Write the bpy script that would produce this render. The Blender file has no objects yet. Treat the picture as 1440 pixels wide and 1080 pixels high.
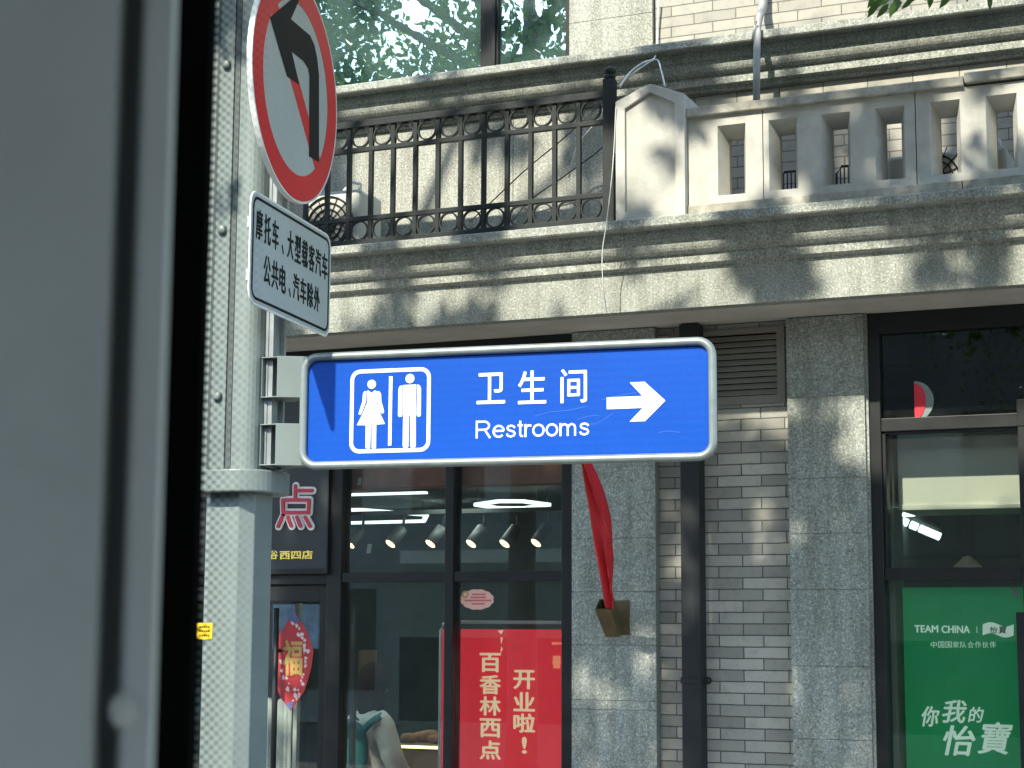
import bpy, math, random
import numpy as np
from mathutils import Vector, Matrix
random.seed(7); rng = np.random.default_rng(11)
S = bpy.context.scene
C = S.collection
R = math.radians

# ------------------------------------------------------------------ camera
FPX = 2500.0                                   # focal length in photo pixels (photo is 1440 wide)
EYE = np.array([0.0, 0.0, 2.0])
_p, _y, _r = R(7.848), R(23.496), R(0.283)
_F = np.array([-math.sin(_y)*math.cos(_p), math.cos(_y)*math.cos(_p), math.sin(_p)])
_R0 = np.array([math.cos(_y), math.sin(_y), 0.0]); _U0 = np.cross(_R0, _F)
_Rt = math.cos(_r)*_R0 + math.sin(_r)*_U0; _Up = -math.sin(_r)*_R0 + math.cos(_r)*_U0
cd = bpy.data.cameras.new('camera'); cam = bpy.data.objects.new('camera', cd); C.objects.link(cam)
m = Matrix.Identity(4)
for i in range(3):
    m[i][0], m[i][1], m[i][2], m[i][3] = _Rt[i], _Up[i], -_F[i], EYE[i]
cam.matrix_world = m
cd.sensor_width = 36; cd.lens = 36*FPX/1440
cd.clip_start = 0.05; cd.clip_end = 2000
cd.dof.use_dof = True; cd.dof.focus_distance = 6.6; cd.dof.aperture_fstop = 21
S.camera = cam

# ------------------------------------------------------------------ light
L = Vector((0.14, 1.0, -0.86)).normalized()
S.world = bpy.data.worlds.new('World'); S.world.use_nodes = True
wn = S.world.node_tree.nodes; wl = S.world.node_tree.links
sky = wn.new('ShaderNodeTexSky'); sky.sky_type = 'NISHITA'; sky.sun_disc = False
sky.sun_elevation = math.asin(-L.z); sky.sun_rotation = math.atan2(-L.x, -L.y)
sky.air_density = 1.0; sky.dust_density = 0.7; sky.ozone_density = 1.0
wl.new(sky.outputs['Color'], wn['Background'].inputs['Color'])
wn['Background'].inputs['Strength'].default_value = 0.15
sd = bpy.data.lights.new('sun', 'SUN'); sd.energy = 2.35; sd.angle = R(0.9); sd.color = (1.0, 0.92, 0.79)
so = bpy.data.objects.new('sun', sd); C.objects.link(so)
so.rotation_euler = L.to_track_quat('-Z', 'Y').to_euler(); so.location = (0, -10, 12)
S.view_settings.view_transform = 'Standard'; S.view_settings.look = 'None'
S.view_settings.exposure = 2.0; S.view_settings.gamma = 1.0
S.cycles.use_denoising = True
S.cycles.max_bounces = 8; S.cycles.transparent_max_bounces = 12
S.cycles.caustics_reflective = False; S.cycles.caustics_refractive = False

# ------------------------------------------------------------------ surveying helpers (photo pixel -> place)
def ray(px, py): return _F + _Rt*(px-720)/FPX - _Up*(py-540)/FPX
def W(px, py, Y):                               # point where that sight line meets the plane y = Y
    d = ray(px, py); return EYE + d*(Y/d[1])
def wx(px, py, Y): return float(W(px, py, Y)[0])
def wz(px, py, Y): return float(W(px, py, Y)[2])
def PD(px, py, D): return EYE + ray(px, py)*D

class Frame:                                    # a local drawing plane: o + u*a + v*b + n*w
    def __init__(s, o, u, v=(0, 0, 1)):
        s.o = np.array(o, float); s.u = np.array(u, float); s.u /= np.linalg.norm(s.u)
        s.v = np.array(v, float); s.v /= np.linalg.norm(s.v); s.n = np.cross(s.u, s.v)
    def pt(s, a, b, w=0.0): return s.o + s.u*a + s.v*b + s.n*w
    def on(s, px, py):                          # sight line -> (a, b)
        d = ray(px, py); t = ((s.o-EYE)@s.n)/(d@s.n); P = EYE + d*t - s.o
        return float(P@s.u), float(P@s.v)
def facade(Y): return Frame((0, Y, 0), (1, 0, 0))

# ------------------------------------------------------------------ mesh helpers
class MB:
    def __init__(s, o=(0, 0, 0)): s.V, s.Fc, s.o = [], [], np.array(o, float); s.sm = []
    def add(s, vs, fs, smooth=False):
        b = len(s.V); s.V += [tuple(np.array(v, float)-s.o) for v in vs]
        s.Fc += [[b+i for i in f] for f in fs]; s.sm += [smooth]*len(fs); return s
    def box(s, x0, x1, y0, y1, z0, z1):
        return s.add([(x0,y0,z0),(x1,y0,z0),(x1,y1,z0),(x0,y1,z0),(x0,y0,z1),(x1,y0,z1),(x1,y1,z1),(x0,y1,z1)],
                     [(3,2,1,0),(4,5,6,7),(0,1,5,4),(1,2,6,5),(2,3,7,6),(3,0,4,7)])
    def prism(s, fr, pts, w0, w1, smooth=False):
        n = len(pts)
        vs = [fr.pt(a, b, w0) for a, b in pts] + [fr.pt(a, b, w1) for a, b in pts]
        ar = sum(pts[i][0]*pts[(i+1)%n][1]-pts[(i+1)%n][0]*pts[i][1] for i in range(n))
        f = [list(range(n))[::-1], list(range(n, 2*n))] + [[i, (i+1)%n, n+(i+1)%n, n+i] for i in range(n)]
        if (ar < 0) != (w1 < w0): f = [q[::-1] for q in f]
        return s.add(vs, f)
    def fbox(s, fr, a0, a1, b0, b1, w0, w1): return s.prism(fr, [(a0,b0),(a1,b0),(a1,b1),(a0,b1)], w0, w1)
    def ring(s, fr, c, ro, ri, w0, w1, n=48, sy=1.0):
        vs, fs = [], []
        for k in range(n):
            t = 2*math.pi*k/n; cx, sx = math.cos(t), math.sin(t)*sy
            for r, w in ((ro, w0), (ro, w1), (ri, w1), (ri, w0)): vs.append(fr.pt(c[0]+r*cx, c[1]+r*sx, w))
        for k in range(n):
            a, b = 4*k, 4*((k+1) % n)
            for j in range(4): fs.append([a+j, b+j, b+(j+1)%4, a+(j+1)%4])
        return s.add(vs, fs)
    def loops(s, pts_out, pts_in, fr, w0, w1):  # band between two matching outlines
        n = len(pts_out); vs, fs = [], []
        for k in range(n):
            vs += [fr.pt(*pts_out[k], w0), fr.pt(*pts_out[k], w1), fr.pt(*pts_in[k], w1), fr.pt(*pts_in[k], w0)]
        for k in range(n):
            a, b = 4*k, 4*((k+1) % n)
            for j in range(4): fs.append([a+j, b+j, b+(j+1)%4, a+(j+1)%4])
        return s.add(vs, fs)
    def tube(s, path, r, seg=10, closed=False, up=(0, 0, 1)):
        P = [np.array(p, float) for p in path]; n = len(P); rr = r if hasattr(r, '__len__') else [r]*n
        vs, fs = [], []
        for i in range(n):
            a = P[(i-1) % n] if closed or i > 0 else P[i]; b = P[(i+1) % n] if closed or i < n-1 else P[i]
            t = b-a; t = t/(np.linalg.norm(t)+1e-12)
            q = np.array(up, float)
            if abs(t@q) > 0.95: q = np.array((1.0, 0, 0)) if abs(t[0]) < .9 else np.array((0, 1.0, 0))
            e1 = np.cross(t, q); e1 /= np.linalg.norm(e1); e2 = np.cross(e1, t)
            for k in range(seg):
                g = 2*math.pi*k/seg; vs.append(P[i] + rr[i]*(math.cos(g)*e1 + math.sin(g)*e2))
        for i in range(n if closed else n-1):
            for k in range(seg):
                j = (i+1) % n
                fs.append([i*seg+k, i*seg+(k+1)%seg, j*seg+(k+1)%seg, j*seg+k])
        s.add(vs, fs, True)
        if not closed:
            b = len(s.V)-len(vs)
            s.Fc += [[b+k for k in range(seg)][::-1], [b+(n-1)*seg+k for k in range(seg)]]; s.sm += [False, False]
        return s
    def lathe(s, o, ax, prof, seg=20):          # prof: (distance along axis, radius)
        ax = np.array(ax, float); ax /= np.linalg.norm(ax); o = np.array(o, float)
        return s.tube([o+ax*h for h, _ in prof], [max(r, 1e-4) for _, r in prof], seg, up=(0.3, 0.2, 1) if abs(ax[2]) < .9 else (1, 0.1, 0))
    def sweep(s, prof, x0, x1, axis='x'):       # profile of (y, z) run along x
        n = len(prof)
        vs = [(x0, y, z) for y, z in prof] + [(x1, y, z) for y, z in prof]
        f = [list(range(n)), list(range(n, 2*n))[::-1]] + [[i, n+i, n+(i+1)%n, (i+1)%n] for i in range(n)]
        return s.add(vs, f)
    def build(s, name, mat, parent=None, bevel=0.0, loc=None):
        me = bpy.data.meshes.new(name); me.from_pydata([tuple(map(float, v)) for v in s.V], [], s.Fc); me.validate()
        import bmesh
        bm = bmesh.new(); bm.from_mesh(me)
        if not getattr(s, 'keep', False): bmesh.ops.recalc_face_normals(bm, faces=bm.faces)
        bm.to_mesh(me); bm.free()
        me.materials.append(mat)
        if len(s.sm) == len(me.polygons): me.polygons.foreach_set('use_smooth', s.sm)
        o = bpy.data.objects.new(name, me); C.objects.link(o)
        if parent is not None: o.parent = parent
        if loc is not None: o.location = loc
        elif parent is None: o.location = s.o
        if bevel:
            md = o.modifiers.new('bevel', 'BEVEL'); md.width = bevel; md.segments = 2; md.limit_method = 'ANGLE'; md.angle_limit = R(40)
        return o

def tag(o, label=None, cat=None, group=None, kind=None):
    if label: o['label'] = label
    if cat: o['category'] = cat
    if group: o['group'] = group
    if kind: o['kind'] = kind
    return o
def thing(name, label, cat, loc, group=None):
    o = bpy.data.objects.new(name, None); C.objects.link(o); o.location = loc; o.empty_display_size = .1
    return tag(o, label, cat, group)
def copy_tree(o, parent=None):
    c = o.copy(); C.objects.link(c)
    if parent is not None: c.parent = parent
    for ch in list(o.children): copy_tree(ch, c)
    return c
def rrect(a0, a1, b0, b1, r, n=6):
    out = []
    for cx, cy, s in ((a1-r, b0+r, -90), (a1-r, b1-r, 0), (a0+r, b1-r, 90), (a0+r, b0+r, 180)):
        for k in range(n+1):
            t = R(s+90*k/n); out.append((cx+r*math.cos(t), cy+r*math.sin(t)))
    return out
def circ(cx, cy, r, n=28): return [(cx+r*math.cos(2*math.pi*k/n), cy+r*math.sin(2*math.pi*k/n)) for k in range(n)]

def text(s, fr, box, mat, w, name, parent, o, bold=0.0, shear=0.0, depth=0.0015):
    """lettering as a flat raised mesh that fills box (a0,a1,b0,b1) of the plane fr"""
    cu = bpy.data.curves.new('lettering', 'FONT'); cu.body = s; cu.size = 1; cu.offset = 0; cu.extrude = 0.02
    cu.shear = shear; cu.resolution_u = 4
    tmp = bpy.data.objects.new('lettering_tmp', cu); C.objects.link(tmp)
    dg = bpy.context.evaluated_depsgraph_get(); dg.update()
    me = bpy.data.meshes.new_from_object(tmp.evaluated_get(dg)); bpy.data.objects.remove(tmp)
    n = len(me.vertices); co = np.empty(n*3); me.vertices.foreach_get('co', co); co = co.reshape(n, 3)
    lo, hi = co.min(0), co.max(0)
    a0, a1, b0, b1 = box
    k = (co-lo)/(hi-lo+1e-9)
    a = a0+(a1-a0)*k[:, 0]; b = b0+(b1-b0)*k[:, 1]; ww = w+depth*k[:, 2]
    if bold:                                    # thicker strokes: the glyph overprinted with small shifts
        bd = bold*(b1-b0); bm2 = [(0, 0), (bd, 0), (-bd, 0), (0, bd*.8), (0, -bd*.8)]
        polys = [tuple(p.vertices) for p in me.polygons]; me2 = bpy.data.meshes.new(name); V2, F2 = [], []
        a = a0+bd+(a1-a0-2*bd)*k[:, 0]; b = b0+bd+(b1-b0-2*bd)*k[:, 1]
        for i, (da, db) in enumerate(bm2):
            P = fr.o+np.outer(a+da, fr.u)+np.outer(b+db, fr.v)+np.outer(ww+.00012*i, fr.n)-np.array(o)
            F2 += [tuple(v+n*i for v in p) for p in polys]; V2 += P.tolist()
        me2.from_pydata(V2, [], F2); me2.materials.append(mat)
        ob = bpy.data.objects.new(name, me2); C.objects.link(ob); ob.parent = parent; return ob
    P = fr.o+np.outer(a, fr.u)+np.outer(b, fr.v)+np.outer(ww, fr.n)-np.array(o)
    me.vertices.foreach_set('co', P.ravel()); me.update()
    me.materials.clear(); me.materials.append(mat)
    ob = bpy.data.objects.new(name, me); C.objects.link(ob); ob.parent = parent
    return ob
def pbox(fr, x0, y0, x1, y1):                   # photo rectangle -> (a0,a1,b0,b1) on a plane
    c = [fr.on(x0, y0), fr.on(x1, y0), fr.on(x0, y1), fr.on(x1, y1)]
    return ((c[0][0]+c[2][0])/2, (c[1][0]+c[3][0])/2, (c[2][1]+c[3][1])/2, (c[0][1]+c[1][1])/2)

# ------------------------------------------------------------------ materials
def new_mat(name):
    mt = bpy.data.materials.new(name); mt.use_nodes = True
    return mt, mt.node_tree.nodes, mt.node_tree.links, mt.node_tree.nodes['Principled BSDF']
def ramp(nt, src, stops, lk):
    r = nt.new('ShaderNodeValToRGB')
    while len(r.color_ramp.elements) < len(stops): r.color_ramp.elements.new(0.5)
    for e, (p, c) in zip(r.color_ramp.elements, stops): e.position = p; e.color = (*c, 1) if len(c) == 3 else c
    lk.new(src, r.inputs['Fac']); return r.outputs['Color']
def mix(nt, lk, fac, a, b, mode='MIX'):
    n = nt.new('ShaderNodeMix'); n.data_type = 'RGBA'; n.blend_type = mode
    for sock, v in ((n.inputs[0], fac), (n.inputs[6], a), (n.inputs[7], b)):
        if hasattr(v, 'is_output'): lk.new(v, sock)
        elif isinstance(v, (tuple, list)): sock.default_value = (*v[:3], 1)
        else: sock.default_value = v
    return n.outputs[2]
def noise(nt, lk, scale, detail=4, rough=.55, vec=None, dist=0):
    n = nt.new('ShaderNodeTexNoise'); n.inputs['Scale'].default_value = scale; n.inputs['Detail'].default_value = detail
    n.inputs['Roughness'].default_value = rough; n.inputs['Distortion'].default_value = dist
    if vec is None:
        tc = nt.new('ShaderNodeTexCoord'); vec = tc.outputs['Object']
    lk.new(vec, n.inputs['Vector']); return n.outputs['Fac']
def bump(nt, lk, b, h, strength, dist):
    n = nt.new('ShaderNodeBump'); n.inputs['Strength'].default_value = strength; n.inputs['Distance'].default_value = dist
    lk.new(h, n.inputs['Height']); lk.new(n.outputs['Normal'], b.inputs['Normal'])
def plain(name, col, rough=.5, metal=0.0, var=.12, vscale=6.0, bmp=0.0, bscale=60.0, emit=0.0, spec=.5, coat=0.0):
    mt, nt, lk, b = new_mat(name)
    b.inputs['Roughness'].default_value = rough; b.inputs['Metallic'].default_value = metal
    b.inputs['Specular IOR Level'].default_value = spec; b.inputs['Coat Weight'].default_value = coat
    if var:
        f = noise(nt, lk, vscale, 6, .65)
        dk = tuple(c*(1-var) for c in col); lt = tuple(min(1, c*(1+var)) for c in col)
        c = ramp(nt, f, [(.3, dk), (.7, lt)], lk); lk.new(c, b.inputs['Base Color'])
        rr = nt.new('ShaderNodeMapRange'); rr.inputs['To Min'].default_value = max(0, rough-.1); rr.inputs['To Max'].default_value = min(1, rough+.12)
        lk.new(f, rr.inputs['Value']); lk.new(rr.outputs[0], b.inputs['Roughness'])
    else: b.inputs['Base Color'].default_value = (*col, 1)
    if bmp: bump(nt, lk, b, noise(nt, lk, bscale, 4), bmp, .004)
    if emit:
        b.inputs['Emission Color'].default_value = (*col, 1); b.inputs['Emission Strength'].default_value = emit
    return mt

def granite(name, tone=1.0, warm=0.0):
    mt, nt, lk, b = new_mat(name); b.inputs['Roughness'].default_value = .62
    f1 = noise(nt, lk, 95, 3, .6)
    base = tuple(tone*c for c in (.262+warm*.03, .285, .262-warm*.02))
    c = ramp(nt, f1, [(.30, tuple(x*.40 for x in base)), (.42, tuple(x*.85 for x in base)), (.55, base), (.66, tuple(x*1.65 for x in base))], lk)
    v = nt.new('ShaderNodeTexVoronoi'); v.inputs['Scale'].default_value = 130
    tc = nt.new('ShaderNodeTexCoord'); lk.new(tc.outputs['Object'], v.inputs['Vector'])
    fl = ramp(nt, v.outputs['Color'], [(.0, (.55, .55, .55)), (.5, (1, 1, 1)), (1, (1.0, 1.0, 1.0))], lk)
    c = mix(nt, lk, .8, c, fl, 'MULTIPLY')
    st = ramp(nt, noise(nt, lk, 1.6, 6, .7, dist=.6), [(.3, (.80, .79, .76)), (.65, (1, 1, 1))], lk)
    c = mix(nt, lk, .9, c, st, 'MULTIPLY')
    mp = nt.new('ShaderNodeMapping'); mp.inputs['Scale'].default_value = (5.5, 5.5, .55); lk.new(tc.outputs['Object'], mp.inputs['Vector'])
    sk = ramp(nt, noise(nt, lk, 2.2, 7, .7, vec=mp.outputs[0]), [(.40, (.66, .66, .62)), (.56, (1, 1, 1))], lk)   # rain streaks
    c = mix(nt, lk, .75, c, sk, 'MULTIPLY'); lk.new(c, b.inputs['Base Color'])
    bump(nt, lk, b, f1, .25, .004); return mt
def brick(name, c1, c2, mortar):
    mt, nt, lk, b = new_mat(name); b.inputs['Roughness'].default_value = .85
    tc = nt.new('ShaderNodeTexCoord'); sp = nt.new('ShaderNodeSeparateXYZ'); cb = nt.new('ShaderNodeCombineXYZ')
    lk.new(tc.outputs['Object'], sp.inputs[0]); ax_n = nt.new('ShaderNodeMath'); ax_n.inputs[1].default_value = .300+.254*100; lk.new(sp.outputs['X'], ax_n.inputs[0]); lk.new(ax_n.outputs[0], cb.inputs['X']); lk.new(sp.outputs['Z'], cb.inputs['Y'])
    wob = nt.new('ShaderNodeTexNoise'); wob.inputs['Scale'].default_value = 9; lk.new(cb.outputs[0], wob.inputs['Vector'])
    off = nt.new('ShaderNodeVectorMath'); off.operation = 'MULTIPLY_ADD'; off.inputs[1].default_value = (.006, .006, 0)
    lk.new(wob.outputs['Color'], off.inputs[0]); lk.new(cb.outputs[0], off.inputs[2])
    br = nt.new('ShaderNodeTexBrick'); lk.new(off.outputs[0], br.inputs['Vector'])
    br.inputs['Scale'].default_value = 1.0; br.inputs['Brick Width'].default_value = .254; br.inputs['Row Height'].default_value = .0637
    br.inputs['Mortar Size'].default_value = .0034; br.inputs['Mortar Smooth'].default_value = .25; br.inputs['Bias'].default_value = -.1
    br.inputs['Color1'].default_value = (*c1, 1); br.inputs['Color2'].default_value = (*c2, 1); br.inputs['Mortar'].default_value = (*mortar, 1)
    br.offset = .55; br.squash = 1.0
    n1 = ramp(nt, noise(nt, lk, 14, 6, .7), [(.3, (.72, .74, .74)), (.5, (1, 1, 1)), (.75, (1.0, .97, .9))], lk)
    c = mix(nt, lk, .85, br.outputs['Color'], n1, 'MULTIPLY')
    spk = ramp(nt, noise(nt, lk, 120, 2, .5), [(.28, (.55, .55, .55)), (.36, (1, 1, 1))], lk)
    c = mix(nt, lk, .6, c, spk, 'MULTIPLY')
    ef = ramp(nt, noise(nt, lk, 5, 8, .75), [(.60, (0, 0, 0)), (.78, (.5, .5, .5))], lk)
    c = mix(nt, lk, ef, c, (.42, .42, .39)); lk.new(c, b.inputs['Base Color'])
    inv = nt.new('ShaderNodeMath'); inv.operation = 'SUBTRACT'; inv.inputs[0].default_value = 1; lk.new(br.outputs['Fac'], inv.inputs[1])
    bump(nt, lk, b, inv.outputs[0], .8, .006); return mt
def glass(name, tint, refl, mul=1.3):
    mt, nt, lk, b = new_mat(name); nt.remove(b)
    tr = nt.new('ShaderNodeBsdfTransparent'); tr.inputs['Color'].default_value = (*tint, 1)
    gl = nt.new('ShaderNodeBsdfGlossy'); gl.inputs['Roughness'].default_value = 0.0; gl.inputs['Color'].default_value = (.92, 1, .97, 1)
    fr = nt.new('ShaderNodeFresnel'); fr.inputs['IOR'].default_value = 1.5
    mm = nt.new('ShaderNodeMath'); mm.operation = 'MULTIPLY_ADD'; mm.inputs[1].default_value = mul; mm.inputs[2].default_value = refl; mm.use_clamp = True
    lk.new(fr.outputs[0], mm.inputs[0])
    ms = nt.new('ShaderNodeMixShader'); lk.new(mm.outputs[0], ms.inputs[0]); lk.new(tr.outputs[0], ms.inputs[1]); lk.new(gl.outputs[0], ms.inputs[2])
    df = nt.new('ShaderNodeBsdfDiffuse'); df.inputs['Color'].default_value = (.5, .55, .52, 1)       # dust film
    m2 = nt.new('ShaderNodeMixShader')
    dn = ramp(nt, noise(nt, lk, 3, 7, .7), [(.35, (.006,)*3), (.75, (.028,)*3)], lk)
    lk.new(dn, m2.inputs[0]); lk.new(ms.outputs[0], m2.inputs[1]); lk.new(df.outputs[0], m2.inputs[2])
    lk.new(m2.outputs[0], nt['Material Output'].inputs['Surface']); return mt
def mirror_glass(name, refl):
    mt, nt, lk, b = new_mat(name)
    b.inputs['Base Color'].default_value = (.10, .17, .16, 1); b.inputs['Roughness'].default_value = .2
    gl = nt.new('ShaderNodeBsdfGlossy'); gl.inputs['Roughness'].default_value = .0; gl.inputs['Color'].default_value = (.72, .92, .88, 1)
    ms = nt.new('ShaderNodeMixShader'); ms.inputs[0].default_value = refl
    f = noise(nt, lk, 2.2, 3, .5); bp = nt.new('ShaderNodeBump'); bp.inputs['Strength'].default_value = .10; bp.inputs['Distance'].default_value = .01
    lk.new(f, bp.inputs['Height']); lk.new(bp.outputs[0], gl.inputs['Normal'])
    lk.new(b.outputs[0], ms.inputs[1]); lk.new(gl.outputs[0], ms.inputs[2]); lk.new(ms.outputs[0], nt['Material Output'].inputs['Surface']); return mt
def retro(name, col, stripes=True):
    mt, nt, lk, b = new_mat(name); b.inputs['Specular IOR Level'].default_value = .18; b.inputs['Roughness'].default_value = .38
    tc = nt.new('ShaderNodeTexCoord')
    wv = nt.new('ShaderNodeTexWave'); wv.bands_direction = 'Z'; wv.inputs['Scale'].default_value = 11; wv.inputs['Distortion'].default_value = 1.4
    wv.inputs['Detail'].default_value = 2; lk.new(tc.outputs['Object'], wv.inputs['Vector'])
    a = ramp(nt, wv.outputs['Fac'], [(0, (.84, .86, .9)), (1, (1, 1, 1))], lk)
    v = nt.new('ShaderNodeTexVoronoi'); v.inputs['Scale'].default_value = 150; lk.new(tc.outputs['Object'], v.inputs['Vector'])
    g = ramp(nt, v.outputs['Distance'], [(0, (1.05,)*3), (.8, (.78,)*3)], lk)
    c = mix(nt, lk, .5 if stripes else .1, col, a, 'MULTIPLY'); c = mix(nt, lk, .5, c, g, 'MULTIPLY')
    sc = ramp(nt, noise(nt, lk, 2.0, 5, .6), [(.4, (.9,)*3), (.6, (1, 1, 1))], lk)
    c = mix(nt, lk, .7, c, sc, 'MULTIPLY'); lk.new(c, b.inputs['Base Color']); return mt

M = {}
M['granite'] = granite('granite', 1.22, .15); M['granite_ledge'] = granite('granite_ledge', 1.25, .35); M['granite_panel'] = granite('granite_panel', 1.35, .6)
M['brick'] = brick('grey_brick', (.265, .258, .225), (.45, .435, .375), (.085, .088, .08))
M['brick_pale'] = brick('pale_brick', (.33, .315, .27), (.41, .39, .335), (.15, .148, .13))  # same brick as the lower wall, sunlit paleness put into the colour
M['soffit'] = plain('soffit_paint', (.50, .475, .41), .8, var=.18, vscale=2, bmp=.15)
M['stone'] = plain('cast_stone', (.45, .44, .395), .85, var=.22, vscale=4, bmp=.35, bscale=70)
M['stone_cap'] = plain('stained_cast_stone', (.35, .335, .28), .85, var=.45, vscale=9, bmp=.5, bscale=50)
M['iron'] = plain('black_iron', (.015, .019, .019), .5, spec=.3, var=.3, vscale=20)
M['frame_dark'] = plain('dark_aluminium', (.014, .015, .015), .42, metal=.0, spec=.3, var=.2, vscale=5)
M['pipe_dark'] = plain('charcoal_pipe', (.017, .020, .022), .55, spec=.3, var=.2, vscale=4)
M['louvre'] = plain('brown_louvre', (.20, .185, .15), .6, var=.15)
M['steel'] = plain('grey_paint_steel', (.165, .20, .19), .42, metal=.0, var=.10, vscale=5, bmp=.05, bscale=90)
M['steel_dark'] = plain('grey_paint_seam', (.07, .085, .085), .6, var=.1)  # dark tone stands for the shade inside the pole's grooves
M['galv'] = plain('galvanised', (.34, .37, .37), .38, metal=.55, var=.12, vscale=10)
M['alu'] = plain('brushed_aluminium', (.21, .245, .238), .38, metal=.35, var=.14, vscale=16)
M['sign_blue'] = retro('blue_sheeting', (.003, .066, .385))
M['sign_white'] = retro('white_sheeting', (.80, .82, .80), False)
M['sign_red'] = retro('red_sheeting', (.72, .018, .03), False)
M['sign_black'] = plain('black_film', (.012, .014, .014), .6, var=.15, spec=.12)
M['plate_white'] = retro('grey_white_sheeting', (.47, .535, .52), False)  # white sheeting with the shade on the sign faces mixed into its colour
M['white_edge'] = plain('white_rim', (.75, .76, .72), .5, var=.08)
M['rubber'] = plain('black_rubber', (.0015, .0016, .0016), .9, var=0, spec=.05)
M['post'] = plain('grey_bus_panel', (.25, .27, .248), .6, var=.12, vscale=9, bmp=.05)
M['bus_floor'] = plain('bus_floor', (.55, .55, .53), .6)
M['road'] = plain('asphalt', (.05, .05, .05), .9, var=.3, vscale=30)
M['pave'] = plain('paving', (.27, .26, .24), .85, var=.2, vscale=3)
M['bark'] = plain('bark', (.11, .09, .07), .9, var=.3, vscale=15, bmp=.8, bscale=30)
M['shop_glass'] = glass('shop_glass', (.92, .95, .925), .012)
M['dark_glass'] = glass('dark_glass', (.16, .18, .17), .0, 1.0)
M['up_glass'] = mirror_glass('coated_glass', .66)
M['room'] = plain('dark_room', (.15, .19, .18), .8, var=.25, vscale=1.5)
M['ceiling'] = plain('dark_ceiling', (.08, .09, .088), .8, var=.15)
M['coral'] = plain('coral_band', (.62, .27, .2), .7, var=.15)
M['cream'] = plain('cream_board', (.90, .88, .76), .7, var=.07, vscale=3)
M['flag'] = plain('red_cloth', (.50, .012, .022), .75, var=.12, vscale=12, bmp=.2, bscale=25)
M['brass'] = plain('dull_brass', (.10, .072, .03), .5, metal=.3, var=.25, vscale=14)
M['gold'] = plain('gold_pole', (.7, .45, .12), .35, metal=.6, var=.1)
M['red_pole'] = plain('white_pvc', (.62, .63, .60), .5)
M['letter_red'] = plain('letter_red', (.50, .035, .06), .5)
M['letter_white'] = plain('letter_white', (.80, .80, .78), .5, var=.05)
M['letter_yellow'] = plain('letter_yellow', (.75, .58, .10), .5, emit=.1)  # slight glow brightens the caption of an unlit sign
M['letter_cream'] = plain('letter_cream', (.80, .62, .40), .5, var=.05, emit=.2)
M['letter_green'] = plain('letter_dark_green', (.02, .10, .06), .5)
M['letter_mint'] = plain('letter_mint', (.66, .84, .75), .5, var=.05, emit=.12)
M['green'] = plain('green_print', (.002, .25, .085), .4, var=.18, vscale=2.5, emit=.09)
M['screen_red'] = plain('red_screen', (.62, .02, .035), .4, var=.35, vscale=2.2, emit=.22)
M['white_metal'] = plain('white_enamel', (.75, .78, .76), .4, var=.05)
M['led'] = plain('led', (.80, 1.0, 1.0), .5, var=0, emit=.6)
M['warm_lamp'] = plain('warm_lamp', (1.0, .74, .30), .5, var=0, emit=1.6)
M['lamp_body'] = plain('lamp_body', (.04, .042, .04), .5)
M['led_yellow'] = plain('led_yellow', (1.0, .85, .35), .5, var=0, emit=.9)
M['pink'] = plain('pink_paper', (.72, .40, .33), .6, var=.06)
M['yellow'] = plain('yellow_label', (.85, .55, .02), .5, var=.05)
M['ac'] = plain('ac_cream', (.60, .60, .54), .6, var=.06)
M['wire'] = plain('white_cable', (.62, .63, .60), .5, var=.1)
M['wire_dark'] = plain('dark_cable', (.05, .05, .05), .6)
M['conduit'] = plain('grey_conduit', (.33, .34, .33), .5, var=.2, vscale=15)
M['skin'] = plain('skin', (.50, .33, .25), .55, var=.05)
M['hair'] = plain('hair', (.034, .022, .018), .95, var=.5, vscale=60, bmp=.6, bscale=45, spec=.05)
M['hoodie'] = plain('hoodie', (.62, .63, .56), .9, var=.08, vscale=8, bmp=.3, bscale=18)
M['trousers'] = plain('trousers', (.04, .045, .06), .9)
M['teal'] = plain('teal_canvas', (.018, .15, .16), .75, var=.12)
M['bread'] = plain('bread', (.38, .18, .07), .7, var=.35, vscale=20, bmp=.4)
M['wood'] = plain('counter_wood', (.30, .21, .12), .6, var=.2)
M['fu_red'] = plain('fu_red', (.42, .03, .035), .6, var=.2, vscale=30)
M['fu_gold'] = plain('fu_gold', (.42, .29, .08), .45, var=.15)
M['fu_pale'] = plain('fu_pale', (.62, .50, .48), .6)
M['fu_blue'] = plain('fu_blue', (.08, .10, .22), .6)
M['paper'] = plain('white_paper', (.75, .77, .74), .7, var=.04)
def leaf_mat():
    mt, nt, lk, b = new_mat('leaf'); b.inputs['Roughness'].default_value = .5
    c = ramp(nt, noise(nt, lk, 1.3, 5, .7), [(.3, (.030, .075, .014)), (.55, (.055, .125, .022)), (.75, (.10, .18, .035))], lk)
    lk.new(c, b.inputs['Base Color'])
    tl = nt.new('ShaderNodeBsdfTranslucent'); tl.inputs['Color'].default_value = (.12, .22, .03, 1)
    ms = nt.new('ShaderNodeMixShader'); ms.inputs[0].default_value = .28
    lk.new(b.outputs[0], ms.inputs[1]); lk.new(tl.outputs[0], ms.inputs[2]); lk.new(ms.outputs[0], nt['Material Output'].inputs['Surface']); return mt
M['leaf'] = leaf_mat()
def clear_mat():
    mt, nt, lk, b = new_mat('bus_glass'); nt.remove(b); t = nt.new('ShaderNodeBsdfTransparent'); t.inputs['Color'].default_value = (.96, .975, .965, 1)
    lk.new(t.outputs[0], nt['Material Output'].inputs['Surface']); return mt
M['clear'] = clear_mat()

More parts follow.
